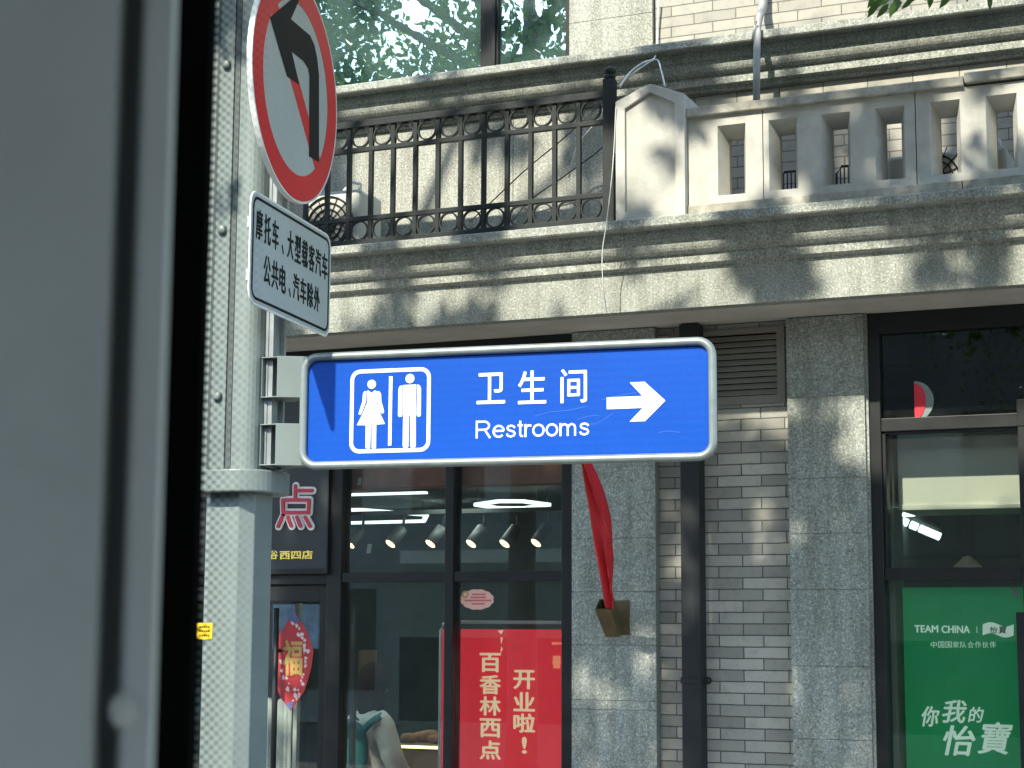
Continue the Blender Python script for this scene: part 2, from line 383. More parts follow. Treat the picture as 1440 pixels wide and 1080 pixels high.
# ================================================================== the setting
YW = 9.68                     # brick / shopfront plane
tag(MB().box(-70, 70, -16, 4.9, -.35, -.15).build('road', M['road']), kind='structure')
tag(MB().box(-70, 70, 4.9, YW+.3, -.35, 0.0).build('pavement', M['pave']), kind='structure')
tag(MB().add([(-400,-400,-.36),(400,-400,-.36),(400,400,-.36),(-400,400,-.36)], [(0,1,2,3)]).build('ground', M['pave']), kind='structure')

# ================================================================== building
B0 = (-3.0, YW, 0.0)
bld = thing('building', 'grey brick and granite shop building with a moulded ledge above its two shopfronts', 'building', B0)
def bm_(): return MB(B0)
YP = YW-.07
xpl0, xpl1 = wx(804, 800, YP), wx(922, 800, YP)
xpr0, xpr1 = wx(1111, 800, YP), wx(1221, 800, YP)
XL, XR = -9.5, 2.6
OV = .60
# ground floor brick panel and pilasters
bm_().box(xpl1-.02, xpr0+.02, YW, YW+.24, 0, 3.73).build('brick_wall', M['brick'], bld)
def pilaster(x0, x1, z0, z1, joints, name='pilaster', mat='granite', y0=YP, y1=YW+.2):
    zs = [z0]+joints+[z1]; q = bm_()
    for a, b in zip(zs[:-1], zs[1:]):                # blocks with fine open joints
        q.box(x0, x1, y0, y1, a+.0012, b-.0012)
        q.box(x0+.004, x1-.004, y0+.004, y1-.01, b-.0012, b+.0012)
    return q.build(name, M[mat], bld, bevel=.0025)
pilaster(xpl0, xpl1, 0, 3.73, [.55, 1.02, 1.55, wz(860, 985, YP), wz(860, 907, YP), wz(860, 832, YP), wz(860, 757, YP), 2.93, 3.35])
pilaster(xpr0, xpr1, 0, 3.73, [.55, 1.02, 1.42, 1.81, wz(1165, 829, YP), wz(1165, 750, YP), wz(1165, 672, YP), 3.28])
# moulded ledge (profile: outward from the wall, height)
def moulding(z, o, full):
    arc = [(o+.035+.055*math.sin(t), z+.286-.0+.072*(1-math.cos(t))) for t in [0, .25, .5, .75, 1.0, 1.25, 1.5]]
    p = [(o, z), (o, z+.205), (o+.006, z+.21), (o+.006, z+.222), (o+.038, z+.236), (o+.038, z+.286)] + arc
    p += [(o+.094, z+.362), (o+.108, z+.366), (o+.108, z+.418), (o+.18, z+.420), (o+.187, z+.428), (o+.187, z+.468), (o+.178, z+.475)]
    return p
pr = moulding(3.73, OV, True)
q = bm_(); q.sweep([(YW-o, z) for o, z in pr]+[(YW+.05, 4.215), (YW+.05, 3.95), (YW-OV+.1, 3.95), (YW-OV+.1, 3.731)], XL, XR)
q.build('ledge', M['granite_ledge'], bld)
bm_().box(XL, XR, YW-OV+.1, YW+.26, 3.735, 3.9).build('soffit', M['soffit'], bld)
# upper wall
xg = wx(922, 40, YW)
xwR = wx(803, 50, YW)
q = bm_()
zc = 5.37-.475
xs = [XL, -7.2, -6.1, -5.0, -4.2, xg]
for a, b in zip(xs[:-1], xs[1:]): q.box(a+.0015, b-.0015, YW-.02, YW+.25, 4.2, 5.3)
q.build('granite_panel_wall', M['granite_panel'], bld, bevel=.002)
pilaster(xwR, xg-.01, 5.37, 7.4, [wz(860, 25, YW-.03), 6.1, 6.6], 'pilaster', 'granite_panel', YW-.03, YW+.2)
bm_().box(xg, XR, YW, YW+.24, 4.2, 7.4).build('upper_brick_wall', M['brick_pale'], bld)
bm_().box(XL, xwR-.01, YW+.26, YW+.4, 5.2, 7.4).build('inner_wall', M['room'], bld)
pc = moulding(zc+.0, .04, False)
q = bm_(); q.sweep([(YW-o, z) for o, z in pc if z > zc+.2]+[(YW+.22, 5.37), (YW+.22, zc+.206)], XL, XR)
q.build('cornice', M['granite_ledge'], bld)
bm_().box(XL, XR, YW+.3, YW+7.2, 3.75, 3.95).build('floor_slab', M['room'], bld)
bm_().box(XL, XR, YW+.02, YW+7.5, 7.4, 7.5).build('roof', M['granite'], bld)
# upper window
fw = facade(YW+.06)
wf = bm_()
xm0, xm1 = wx(679, 60, YW+.06), wx(704, 60, YW+.06)
wf.box(xm0, xm1, YW+.02, YW+.14, 5.37, 7.4)
wf.box(xm1-.035, xm1-.012, YW+.0, YW+.02, 5.37, 7.4)
wf.box(xwR-.045, xwR-.001, YW+.02, YW+.14, 5.37, 7.4); wf.box(-6.6, -6.5, YW+.02, YW+.14, 5.37, 7.4)
wf.box(-6.5, xm0, YW+.03, YW+.13, 7.3, 7.4); wf.box(xm1, xwR-.045, YW+.03, YW+.13, 7.3, 7.4)
wf = wf.build('upper_window', M['frame_dark'], bld, bevel=.003)
bm_().box(-6.5, xm0, YW+.07, YW+.082, 5.38, 7.4).build('pane', M['up_glass'], wf)
bm_().box(xm1, xwR-.045, YW+.05, YW+.062, 5.38, 7.4).build('pane', M['up_glass'], wf)
# louvred vent under the soffit
vx0, vx1, vz0, vz1 = wx(1008, 540, YW), wx(1106, 540, YW)-.004, wz(1060, 568, YW), wz(1060, 462, YW)
q = bm_()
q.box(vx0-.28, vx1, YW-.018, YW-.001, vz0, vz0+.045); q.box(vx0-.28, vx1, YW-.018, YW-.001, vz1-.03, vz1)
q.box(vx1-.045, vx1, YW-.018, YW-.001, vz0+.045, vz1-.03); q.box(vx0-.28, vx0-.235, YW-.018, YW-.001, vz0+.045, vz1-.03)
n = 10
for i in range(n):
    z = vz0+.05+(vz1-vz0-.085)*i/n
    q.add([(vx0-.235, YW-.016, z), (vx1-.045, YW-.016, z), (vx1-.045, YW-.003, z+.026), (vx0-.235, YW-.003, z+.026),
           (vx0-.235, YW-.016, z+.004), (vx1-.045, YW-.016, z+.004), (vx1-.045, YW-.003, z+.030), (vx0-.235, YW-.003, z+.030)],
          [(0,1,2,3),(7,6,5,4),(0,4,5,1),(1,5,6,2),(2,6,7,3),(3,7,4,0)])
vt = q.build('vent', M['louvre'], bld)
bm_().box(vx0-.234, vx1-.046, YW-.0022, YW-.0006, vz0+.046, vz1-.031).build('vent_backing', M['rubber'], vt)  # black sheet stands in for the shade between the slats

# ---- left shopfront
ZT0, ZT1 = 2.279, 2.338
xl_m0, xl_m1 = wx(628, 804, YW), wx(640, 804, YW)
xl_r0 = wx(792, 804, YW); xl_p0, xl_p1 = wx(463, 804, YW), wx(483, 804, YW)
q = bm_()
q.box(xl_r0, xpl0-.003, YW-.03, YW+.09, 0.1, 3.62)
q.box(xl_m0, xl_m1, YW-.03, YW+.09, .1, 3.62)
q.box(xl_p0, xl_p1, YW-.03, YW+.09, .1, 3.62)
q.box(xl_p1, xl_m0, YW-.022, YW+.08, ZT0, ZT1); q.box(xl_m1, xl_r0, YW-.022, YW+.08, ZT0, ZT1)
q.box(XL, xl_p0, YW-.022, YW+.08, ZT0-.01, ZT1)
q.box(XL, xpl0-.003, YW-.025, YW+.1, 3.62, 3.7345)
q.box(xl_p1, xl_m0, YW-.022, YW+.08, .1, .3); q.box(xl_m1, xl_r0, YW-.022, YW+.08, .1, .3)
sf = q.build('shopfront', M['frame_dark'], bld, bevel=.004)
for a, b in ((xl_p1, xl_m0), (xl_m1, xl_r0)):
    bm_().box(a, b, YW+.02, YW+.026, .3, ZT0).build('pane', M['shop_glass'], sf)
    bm_().box(a, b, YW+.02, YW+.026, ZT1, 3.62).build('pane', M['shop_glass'], sf)
# door of the left shop
xd1 = wx(461, 900, YW+.02); xd_s = wx(451, 900, YW+.02); zdh = wz(420, 846, YW+.02)
q = bm_(); q.box(xd_s, xd1, YW+.0, YW+.05, .1, 2.262); q.box(-6.6, xd_s, YW+.0, YW+.05, zdh, 2.262); q.box(-6.68, -6.6, YW, YW+.05, .1, 2.262)
q.box(-6.6, xd_s, YW, YW+.05, .1, .28)
dr = q.build('door', M['frame_dark'], bld, bevel=.003)
bm_().box(-6.6, xd_s, YW+.02, YW+.026, .28, zdh).build('pane', M['shop_glass'], dr)
hx = wx(387, 950, YW-.06)
bm_().tube([(hx, YW-.06, .85), (hx, YW-.06, wz(387, 855, YW-.06))], .017, 12).tube([(hx, YW-.06, 1.1), (hx, YW+.0, 1.1)], .012, 8).tube([(hx, YW-.06, 1.86), (hx, YW+.0, 1.86)], .012, 8).build('handle', M['frame_dark'], dr)
# room behind it
q = bm_(); x1 = -3.83
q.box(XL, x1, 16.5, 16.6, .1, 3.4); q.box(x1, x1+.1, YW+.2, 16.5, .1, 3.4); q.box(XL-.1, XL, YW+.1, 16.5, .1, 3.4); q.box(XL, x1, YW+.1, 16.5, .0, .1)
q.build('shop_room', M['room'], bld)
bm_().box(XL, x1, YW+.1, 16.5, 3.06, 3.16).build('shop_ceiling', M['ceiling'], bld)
bm_().box(XL, x1, YW+.12, YW+.3, wz(700, 681, YW+.12), 3.06).build('bulkhead', M['coral'], bld)
# ---- right shopfront
q = bm_(); fx0, fx1 = wx(1230, 800, YW+.02), wx(1246, 800, YW+.02)
q.box(xpr1-.004, fx0, YW-.045, YW+.1, .1, 3.7345)
jamb = q.build('jamb', M['granite'], bld)
q = bm_()
zr0, zr1 = wz(1340, 604, YW), wz(1340, 585, YW)
zt0, zt1 = wz(1340, 815.5, YW), wz(1340, 798, YW)
xr = wx(1435, 700, YW)
q.box(fx0, fx1, YW-.03, YW+.09, .1, 3.7345)
q.box(fx1, 2.0, YW-.025, YW+.085, zr0, zr1); q.box(fx1, xr, YW-.02, YW+.08, zt0, zt1)
q.box(xr, xr+.06, YW-.028, YW+.088, .1, zr0); q.box(xr, xr+.1, YW-.034, YW-.026, zr0, zr1+.07)
q.box(xr+.06, 2.0, YW-.02, YW+.08, zt0, zt1)
q.box(fx1, fx1+.02, YW-.01, YW+.07, zt1, zr0); q.box(fx1, xr, YW-.01, YW+.07, zr0-.012, zr0); q.box(fx1, 2.0, YW-.03, YW+.09, 3.62, 3.7345)
sr = q.build('shopfront', M['frame_dark'], bld, bevel=.004)
bm_().box(fx1, 2.0, YW+.02, YW+.026, zr1, 3.62).build('pane', M['dark_glass'], sr)
bm_().box(fx1+.02, xr, YW+.02, YW+.026, zt1, zr0-.012).build('pane', M['shop_glass'], sr)
bm_().box(fx1, xr, YW+.02, YW+.026, .1, zt0).build('pane', M['shop_glass'], sr)
bm_().box(xr+.06, 2.0, YW+.02, YW+.026, .1, zr0).build('pane', M['shop_glass'], sr)
hxr = wx(1436, 900, YW-.06)
bm_().box(hxr-.02, hxr+.025, YW-.075, YW-.03, 1.2, wz(1436, 861, YW-.06)).build('handle', M['frame_dark'], sr)
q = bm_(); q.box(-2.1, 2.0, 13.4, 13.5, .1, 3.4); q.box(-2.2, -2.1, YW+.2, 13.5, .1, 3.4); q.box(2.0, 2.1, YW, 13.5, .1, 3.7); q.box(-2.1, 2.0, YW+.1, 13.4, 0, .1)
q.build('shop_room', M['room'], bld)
YB = YW+.25
zb0 = wz(1340, 716.5, YB); xb0 = wx(1263, 690, YB)
q = bm_(); q.box(xb0, 2.0, YB, YB+.5, zb0, 3.35); q.box(xb0+.0, 2.0, YB-.012, YB, zb0, zb0+.03)
q.build('bulkhead', M['cream'], bld, bevel=.004)
bm_().box(-2.1, 2.0, YW+.1, 13.4, 3.36, 3.46).build('shop_ceiling', M['ceiling'], bld)
q = bm_(); q.box(fx1-.02, xb0-.02, YW+.2, YW+.45, .1, 3.35); q.build('wall_return', M['soffit'], bld)
M['return'] = M['soffit']

# ================================================================== downpipe
px0, px1 = wx(957, 800, YW-.12), wx(984.5, 800, YW-.12)
dp = thing('downpipe', 'square charcoal downpipe running down the grey brick wall', 'downpipe', ((px0+px1)/2, YW-.06, 0))
MB(dp.location).box(px0, px1, YW-.12, YW-.01, .1, 3.729).build('pipe', M['pipe_dark'], dp, bevel=.008)
zcl = wz(970, 957, YW-.12)
q = MB(dp.location); q.box(px0-.004, px1+.003, YW-.126, YW-.002, zcl-.016, zcl+.016); q.ring(Frame((px1+.02, YW-.06, zcl), (1, 0, 0)), (0, 0), .022, .009, -.006, .006, 20)
q.build('clamp', M['pipe_dark'], dp, bevel=.002)

# ================================================================== balcony parapet of stone
YBF = YW-OV-.07               # front face of the parapet
bal = thing('stone_balustrade', 'pale cast stone balcony balustrade with splayed slots and a pointed end pier', 'balustrade', (wx(1200, 250, YBF), YBF, 4.205))
BO = tuple(bal.location)
fb = facade(YBF)
def c8(x, y): return 820+.43056*x, .43056*y
ops = [((440, 405, 532, 632), (480, 455, 522, 625)), ((625, 385, 717, 618), (665, 435, 708, 607)), ((792, 368, 888, 597), (832, 418, 877, 595)),
       ((963, 348, 1060, 590), (1003, 400, 1050, 577)), ((1137, 330, 1240, 572), (1175, 380, 1228, 560)), ((1317, 305, 1422, 550), (1355, 358, 1410, 545))]
centers = []
for o_, i_ in ops:
    a0 = fb.on(*c8(o_[0], (o_[1]+o_[3])/2))[0]; a1 = fb.on(*c8(o_[2], (o_[1]+o_[3])/2))[0]
    b1 = fb.on(*c8((o_[0]+o_[2])/2, o_[1]))[1]; b0 = fb.on(*c8((o_[0]+o_[2])/2, o_[3]))[1]
    centers.append((a0, a1, b0, b1))
zo0 = sum(c[2] for c in centers)/6; zo1 = sum(c[3] for c in centers)/6
step = (centers[5][0]-centers[0][0])/5; wo = sum(c[1]-c[0] for c in centers)/6
a_first = centers[0][0]
z_cap = 4.765
xj = [wx(*c8(341, 500), YBF), wx(*c8(587, 450), YBF), wx(*c8(1087, 450), YBF)]
TH = .14
def panel(x0, x1, slots):
    q = MB(BO)
    z0, z1 = 4.275, z_cap-.001
    def wallpiece(a, b, c, d): q.box(a, b, YBF, YBF+TH, c, d)
    cuts = sorted(slots); cur = x0
    for a in cuts:
        wallpiece(cur, a, z0, z1)
        b = a+wo; wallpiece(a, b, z0, zo0); wallpiece(a, b, zo1, z1)
        ins, it, ib = .036, .055, .012          # splayed reveal narrowing inwards
        y0, y1 = YBF+.0, YBF+TH
        O = [(a, zo0), (b, zo0), (b, zo1), (a, zo1)]; I = [(a+ins, zo0+ib), (b-ins, zo0+ib), (b-ins, zo1-it), (a+ins, zo1-it)]
        for k in range(4):
            k2 = (k+1) % 4
            vs = [(O[k][0], y0, O[k][1]), (O[k2][0], y0, O[k2][1]), (I[k2][0], y0+.10, I[k2][1]), (I[k][0], y0+.10, I[k][1]),
                  (O[k][0], y1-.002, O[k][1]), (O[k2][0], y1-.002, O[k2][1]), (I[k2][0], y1-.002, I[k2][1]), (I[k][0], y1-.002, I[k][1])]
            q.add(vs, [(0,1,2,3), (3,2,6,7), (7,6,5,4), (4,5,1,0)])
        cur = b
    wallpiece(cur, x1, z0, z1)
    q.build('panel', M['stone'], bal)
g = .0025
slots = [a_first+step*k for k in range(12)]
panel(xj[0]+g, xj[1]-g, [s for s in slots if xj[0] < s < xj[1]])
panel(xj[1]+g, xj[2]-g, [s for s in slots if xj[1] < s < xj[2]])
x5 = xj[2]+(xj[2]-xj[1]); panel(xj[2]+g, x5-g, [s for s in slots if xj[2] < s < x5-.1])
x6 = x5+(xj[2]-xj[1]); panel(x5+g, x6-g, [s for s in slots if x5 < s < x6-.1])
xcj = wx(1355, 110, YBF-.03)
q = MB(BO); q.box(xj[0]-.02, xcj-.003, YBF-.03, YBF+TH+.03, z_cap, z_cap+.05); q.box(xcj+.003, x6, YBF-.032, YBF+TH+.03, z_cap+.012, z_cap+.066)
q.build('cap', M['stone_cap'], bal, bevel=.006)
xpj = wx(1354, 270, YBF)
q = MB(BO); q.box(xj[0]+g, xpj-.002, YBF-.012, YBF+TH+.01, 4.205, 4.274); q.box(xpj+.002, x6, YBF-.014, YBF+TH+.01, 4.205, 4.274)
q.build('plinth', M['stone_cap'], bal, bevel=.004)
# pier with pointed head and sunk panel
fp = facade(YBF-.05)
ax0, ax1 = fp.on(865.5, 220)[0], fp.on(963, 220)[0]
zs_, za_ = fp.on(866, 143)[1], fp.on(915, 117)[1]
am = (ax0+ax1)/2
outl = [(ax0, 4.207), (ax1, 4.207), (ax1, zs_), (am, za_), (ax0, zs_)]
inn = [(ax0+.055, 4.26), (ax1-.055, 4.26), (ax1-.055, zs_-.045), (am, za_-.05), (ax0+.055, zs_-.045)]
q = MB(BO); q.loops(outl, inn, fp, 0, -.02); q.prism(fp, outl, -.0205, -.26)
q.prism(fp, [(ax0+.02, 4.208), (ax1-.02, 4.208), (ax1-.02, 4.22), (ax0+.02, 4.22)], 0, .012)
q.build('pier', M['stone'], bal, bevel=.004)

# ================================================================== iron railing
YR = YW-OV-.02
fr = facade(YR)
rl = thing('iron_railing', 'black iron balcony railing with rows of rings above and below upright bars', 'railing', (wx(850, 200, YR), YR, 4.207))
RO = tuple(rl.location)
xp0, xp1 = wx(850, 220, YR), wx(865.5, 220, YR)
zr = {k: wz(848, v, YR) for k, v in dict(t1=129, t0=139, s1=168.5, s0=175.5, l1=271, l0=278, b1=306, b0=315).items()}
xL = -7.4
MB(RO).box(xp0, xp1, YR-.03, YR+.03, 4.208, wz(858, 112, YR)).lathe(((xp0+xp1)/2, YR, wz(858, 112, YR)), (0, 0, 1), [(0, .026), (.008, .034), (.02, .034), (.028, .02), (.036, .03), (.05, .036), (.066, .03), (.078, .004)], 16).build('post', M['iron'], rl, bevel=.003)
for a, b, d in (('t0', 't1', .025), ('s0', 's1', .014), ('l0', 'l1', .014), ('b0', 'b1', .022)):
    MB(RO).box(xL, xp0, YR-d, YR+d, zr[a], zr[b]).build('rail', M['iron'], rl, bevel=.003)
pitch = (wx(420+.30556*1290, 220, YR)-wx(420+.30556*435, 250, YR))/8
xb = wx(420+.30556*1290, 220, YR); k = 0
bar_me = ring_me = None
rr = (zr['t0']-zr['s1'])/2
while xb-k*pitch > xL+.1:
    x = xb-k*pitch
    if bar_me is None:
        ob = MB((x, YR, 4.207)).box(x-.0125, x+.0125, YR-.0125, YR+.0125, zr['b1'], zr['t0']).build('baluster', M['iron'], rl); bar_me = ob
        ob.location = (x-RO[0], 0, 0)
    else:
        c = bar_me.copy(); C.objects.link(c); c.parent = rl; c.location = (x-RO[0], 0, 0)
    for zz in ((zr['t0']+zr['s1'])/2, (zr['l0']+zr['b1'])/2):
        xc = x+pitch/2
        if ring_me is None:
            f0 = Frame((0, 0, 0), (1, 0, 0)); ob = MB().ring(f0, (0, 0), rr, rr-.009, -.009, .009, 28).build('ring', M['iron'], rl); ring_me = ob
        else:
            ob = ring_me.copy(); C.objects.link(ob); ob.parent = rl
        ob.location = (xc-RO[0], 0, zz-RO[2])
    k += 1

# ================================================================== cables, conduit on the balcony
def cable(name, label, pts, r, mat, cat='cable'):
    # smooth curve through the points
    P = [np.array(p) for p in pts]; out = []
    for i in range(len(P)-1):
        p0, p1, p2, p3 = P[max(0, i-1)], P[i], P[i+1], P[min(len(P)-1, i+2)]
        for t in np.linspace(0, 1, 7)[:-1]:
            out.append(.5*((2*p1)+(-p0+p2)*t+(2*p0-5*p1+4*p2-p3)*t*t+(-p0+3*p1-3*p2+p3)*t**3))
    out.append(P[-1]); o = MB(P[0]).tube(out, r, 6).build(name, M[mat]); return tag(o, label, cat)
yc = YW-.35
cable('cable', 'white cable arching over the pointed stone pier', [W(872, 122, YBF-.02), W(884, 104, yc), W(905, 88, yc), W(920, 82, yc+.1), W(924, 60, YW-.04), W(926, 0, YW-.04)], .006, 'wire')
cable('cable', 'pair of loose grey cables from the pier top up to the sill', [W(935, 121, YBF+.1), W(930, 100, yc), W(923, 84, yc+.1), W(900, 96, yc), W(868, 122, yc)], .005, 'wire')
cable('cable', 'white cable running down from the pier behind the iron railing', [W(866, 128, yc), W(850, 150, yc), W(838, 172, yc), W(812, 205, yc+.1), W(800, 250, yc+.2)], .005, 'wire')
cable('cable', 'dark cable sagging diagonally behind the railing bars, upper one', [W(866, 125, yc), W(800, 188, yc), W(740, 238, yc+.1), W(690, 285, yc+.2), W(660, 312, yc+.2)], .004, 'wire_dark')
cable('cable', 'dark cable sagging diagonally behind the railing bars, lower one', [W(866, 190, yc), W(838, 215, yc), W(790, 250, yc+.1), W(745, 282, yc+.2), W(720, 312, yc+.2)], .004, 'wire_dark')
cable('cable', 'thin pale wire hanging down the face of the ledge from the railing post', [W(866, 150, YBF-.06), W(862, 230, YBF-.06), W(853, 312, YW-OV-.21), W(847, 355, YW-OV-.21), W(848, 400, YW-OV-.2), W(853, 438, YW-OV-.18)], .0025, 'wire')
yq = YW-.27
cd_ = thing('conduit', 'grey conduit rising past the sill moulding behind the stone balustrade', 'conduit', W(1063, 140, yq))
o_ = tuple(cd_.location)
MB(o_).tube([W(1064, 150, yq), W(1064, 90, yq), W(1065, 45, yq), W(1068, 25, yq+.04), W(1073, 8, yq+.2), W(1076, -30, yq+.22)], [.021, .021, .02, .021, .026, .026], 12).build('pipe', M['conduit'], cd_)
MB(o_).tube([W(1064, 30, yq-.02), W(1060, 40, yq-.03), W(1058, 55, yq-.03)], .006, 8).build('bracket', M['conduit'], cd_)

# ================================================================== air conditioner units on the balcony
def aircon(name, label, x, y, z, w, h, d, dark=False):
    t = thing(name, label, 'air conditioner', (x, y, z)); o = tuple(t.location)
    MB(o).box(x, x+w, y, y+d, z, z+h).build('body', M['ac'], t, bevel=.02)
    f = facade(y); q = MB(o)
    for r in (.06, .10, .14, .18): q.ring(f, (x+w*.4, z+h*.5), min(r, h*.45), min(r, h*.45)-.006, .002, .012, 28)
    for k in range(8):
        a = math.pi*k/8; dx, dz = .18*math.cos(a), .18*math.sin(a)
        q.tube([(x+w*.4-dx, y-.006, z+h*.5-dz), (x+w*.4+dx, y-.006, z+h*.5+dz)], .003, 5)
    q.build('fan_grille', M['pipe_dark'], t)
    q = MB(o); q.tube([(x+w-.05, y+.1, z+h), (x+w-.05, y+.1, z+h+.05), (x+w-.1, y+.1, z+h+.07), (x+w-.16, y+.1, z+h+.02)], .013, 8); q.build('pipe', M['wire'], t)
    return t
aircon('air_conditioner', 'cream air conditioner unit behind the railing beside the round traffic sign', wx(432, 300, YW-.42), YW-.42, 4.22, .36, .42, .3)
aircon('air_conditioner', 'pale air conditioner unit glimpsed through a slot of the stone balustrade', wx(1248, 230, YW-.40), YW-.40, 4.22, .62, .29, .3)
def rack(label, px):
    x = wx(px, 235, YW-.3); t = thing('wire_rack', label, 'rack', (x, YW-.3, 4.22)); o = tuple(t.location); q = MB(o)
    n = 9
    for i in range(n):
        q.tube([(x+.022*i, YW-.3, 4.22), (x+.022*i, YW-.3, 4.50 if 0 < i < n-1 else 4.47)], .004, 6)
    q.build('bars', M['iron'], t)
    MB(o).tube([(x, YW-.3, 4.22), (x, YW-.3, 4.47), (x+.03, YW-.3, 4.51), (x+.022*(n-1)-.03, YW-.3, 4.51), (x+.022*(n-1), YW-.3, 4.47), (x+.022*(n-1), YW-.3, 4.22)], .007, 8).build('hoop', M['iron'], t)
rack('black wire rack seen through the second slot of the stone balustrade from the pier', 1096)
rack('black arched wire rack seen through the third slot of the stone balustrade from the pier', 1176)

# ================================================================== flag and holder
fh = Frame(W(862, 867, YP-.03), (1, 0, 0))
hp = W(866, 868, YP)
hold = thing('flag_holder', 'dull brass flag holder fixed low on the granite pilaster', 'flag holder', tuple(hp))
o_ = tuple(hp)
out = np.array((-.05, -.16, 0.0))
# tilted square socket leaning out from the wall
a_ = np.array(W(878, 845, YP-.005)); b_ = np.array(W(872, 893, YP-.005))
ax_ = np.array((-.06, -.62, .78)); ax_ /= np.linalg.norm(ax_)
q = MB(o_); q.box(hp[0]+.0, hp[0]+.085, YP-.008, YP-.0005, hp[2]-.10, hp[2]+.095); q.build('wall_plate', M['brass'], hold, bevel=.002)
q = MB(o_)
fxu = np.array((1.0, 0, 0)); fyv = np.cross(ax_, fxu); base = np.array((hp[0]+.012, YP-.055, hp[2]-.085))
tp = base+ax_*.2
def ringpts(c, s): return [c+fxu*a*s+fyv*b*s for a, b in ((-1,-1),(1,-1),(1,1),(-1,1))]
O0, O1, I0, I1 = ringpts(base, .042), ringpts(tp, .046), ringpts(base, .036), ringpts(tp, .040)
vs = O0+O1+I0+I1; f = []
for k in range(4):
    k2 = (k+1) % 4; f += [(k, k2, 4+k2, 4+k), (8+k2, 8+k, 12+k, 12+k2), (4+k, 4+k2, 12+k2, 12+k)]
f += [(3,2,1,0), (8,9,10,11)]
q.add(vs, f); q.build('socket', M['brass'], hold)
flg = thing('flag', 'furled red flag hanging in a narrow drape from its pole in the brass holder', 'flag', tuple(tp))
o_ = tuple(tp)
P0 = tp-ax_*.1; P1 = np.array(W(822, 655, 8.55)); d_ = P1-P0; P2 = P1+d_*.25
MB(o_).tube([P0, P2], .009, 10).build('pole', M['gold'], flg)
# cloth: folded strip hugging the pole, hanging on its right side
NA, NB = 40, 9; vs, fs = [], []
for i in range(NA+1):
    s = i/NA; c = P0+(P2-P0)*(.06+.94*s)
    wd = float(np.interp(s, [0, .06, .2, .35, .46, .54, .62, .8, 1], [.045, .06, .068, .082, .10, .098, .08, .045, .02]))
    for j in range(NB+1):
        v = j/NB; ph = 9*s+5.5*v
        drop = np.array((1, .05, -.28))
        vs.append(c+np.array((-.006, -.016, 0))+drop*wd*v*1.15+np.array((0, -.03*math.sin(2.6*math.pi*v+3*s)-.012*math.sin(ph*2.1), .01*math.sin(ph*1.7)))*(.3+v))
for i in range(NA):
    for j in range(NB): a = i*(NB+1)+j; fs.append((a, a+1, a+NB+2, a+NB+1))
cl = MB(o_).add(vs, fs, True).build('cloth', M['flag'], flg); md = cl.modifiers.new('thickness', 'SOLIDIFY'); md.thickness = .004

# ================================================================== shop sign with the character
YS = YW-.05
fs_ = facade(YS)
sg = thing('shop_sign', 'charcoal shop sign panel with one red and white character and yellow caption', 'shop sign', W(420, 720, YS))
o_ = tuple(sg.location)
x1 = fs_.on(461, 730)[0]; z0 = fs_.on(430, 800)[1]
q = MB(o_); q.fbox(fs_, -6.8, x1, z0, 3.5, -.03, 0); q.build('panel', plain('charcoal_panel', (.022, .025, .025), .45, var=.15), sg)
q = MB(o_); q.fbox(fs_, -6.8, x1+.008, z0-.03, z0, -.03, .01); q.fbox(fs_, x1, x1+.008, z0, 3.5, -.03, .01); q.build('trim', M['frame_dark'], sg)
def c6(x, y): return fs_.on(240+x/4.8, 640+y/4.8)
def stroke(q, pts, r, w0, w1):
    # round ended flat strokes
    for (a, b) in zip(pts[:-1], pts[1:]):
        a = np.array(a); b = np.array(b); d = b-a; l = np.linalg.norm(d); d = d/l; nrm = np.array((-d[1], d[0])); poly = []
        for k in range(9): t = -math.pi/2+math.pi*k/8; poly.append(tuple(b+r*(math.cos(t)*d+math.sin(t)*nrm)))
        for k in range(9): t = math.pi/2+math.pi*k/8; poly.append(tuple(a+r*(math.cos(t)*d+math.sin(t)*nrm)))
        q.prism(fs_, poly, w0, w1); w1 += .0004
strokes = [[(848, 208), (848, 285)], [(850, 240), (962, 240)], [(765, 303), (942, 303), (938, 388), (768, 388), (765, 303)],
           [(760, 420), (733, 482)], [(800, 420), (823, 480)], [(862, 420), (885, 480)], [(918, 420), (952, 482)]]
qa, qb = MB(o_), MB(o_)
for n_, st in enumerate(strokes):
    pts = [c6(*p) for p in st]
    stroke(qa, pts, .0245, 0, .006+.0012*n_); stroke(qb, pts, .0105, .0005, .0185+.0012*n_)
ob = qa.build('character_outline', M['letter_white'], sg); qb.build('character', M['letter_red'], sg)
text('谷', fs_, (lambda b: b)(pbox(fs_, 379.5, 774, 391, 786.5)), M['letter_yellow'], .001, 'caption', sg, o_, .03)
text('西四店', fs_, pbox(fs_, 393.5, 774, 440, 786.5), M['letter_yellow'], .001, 'caption', sg, o_, .03)

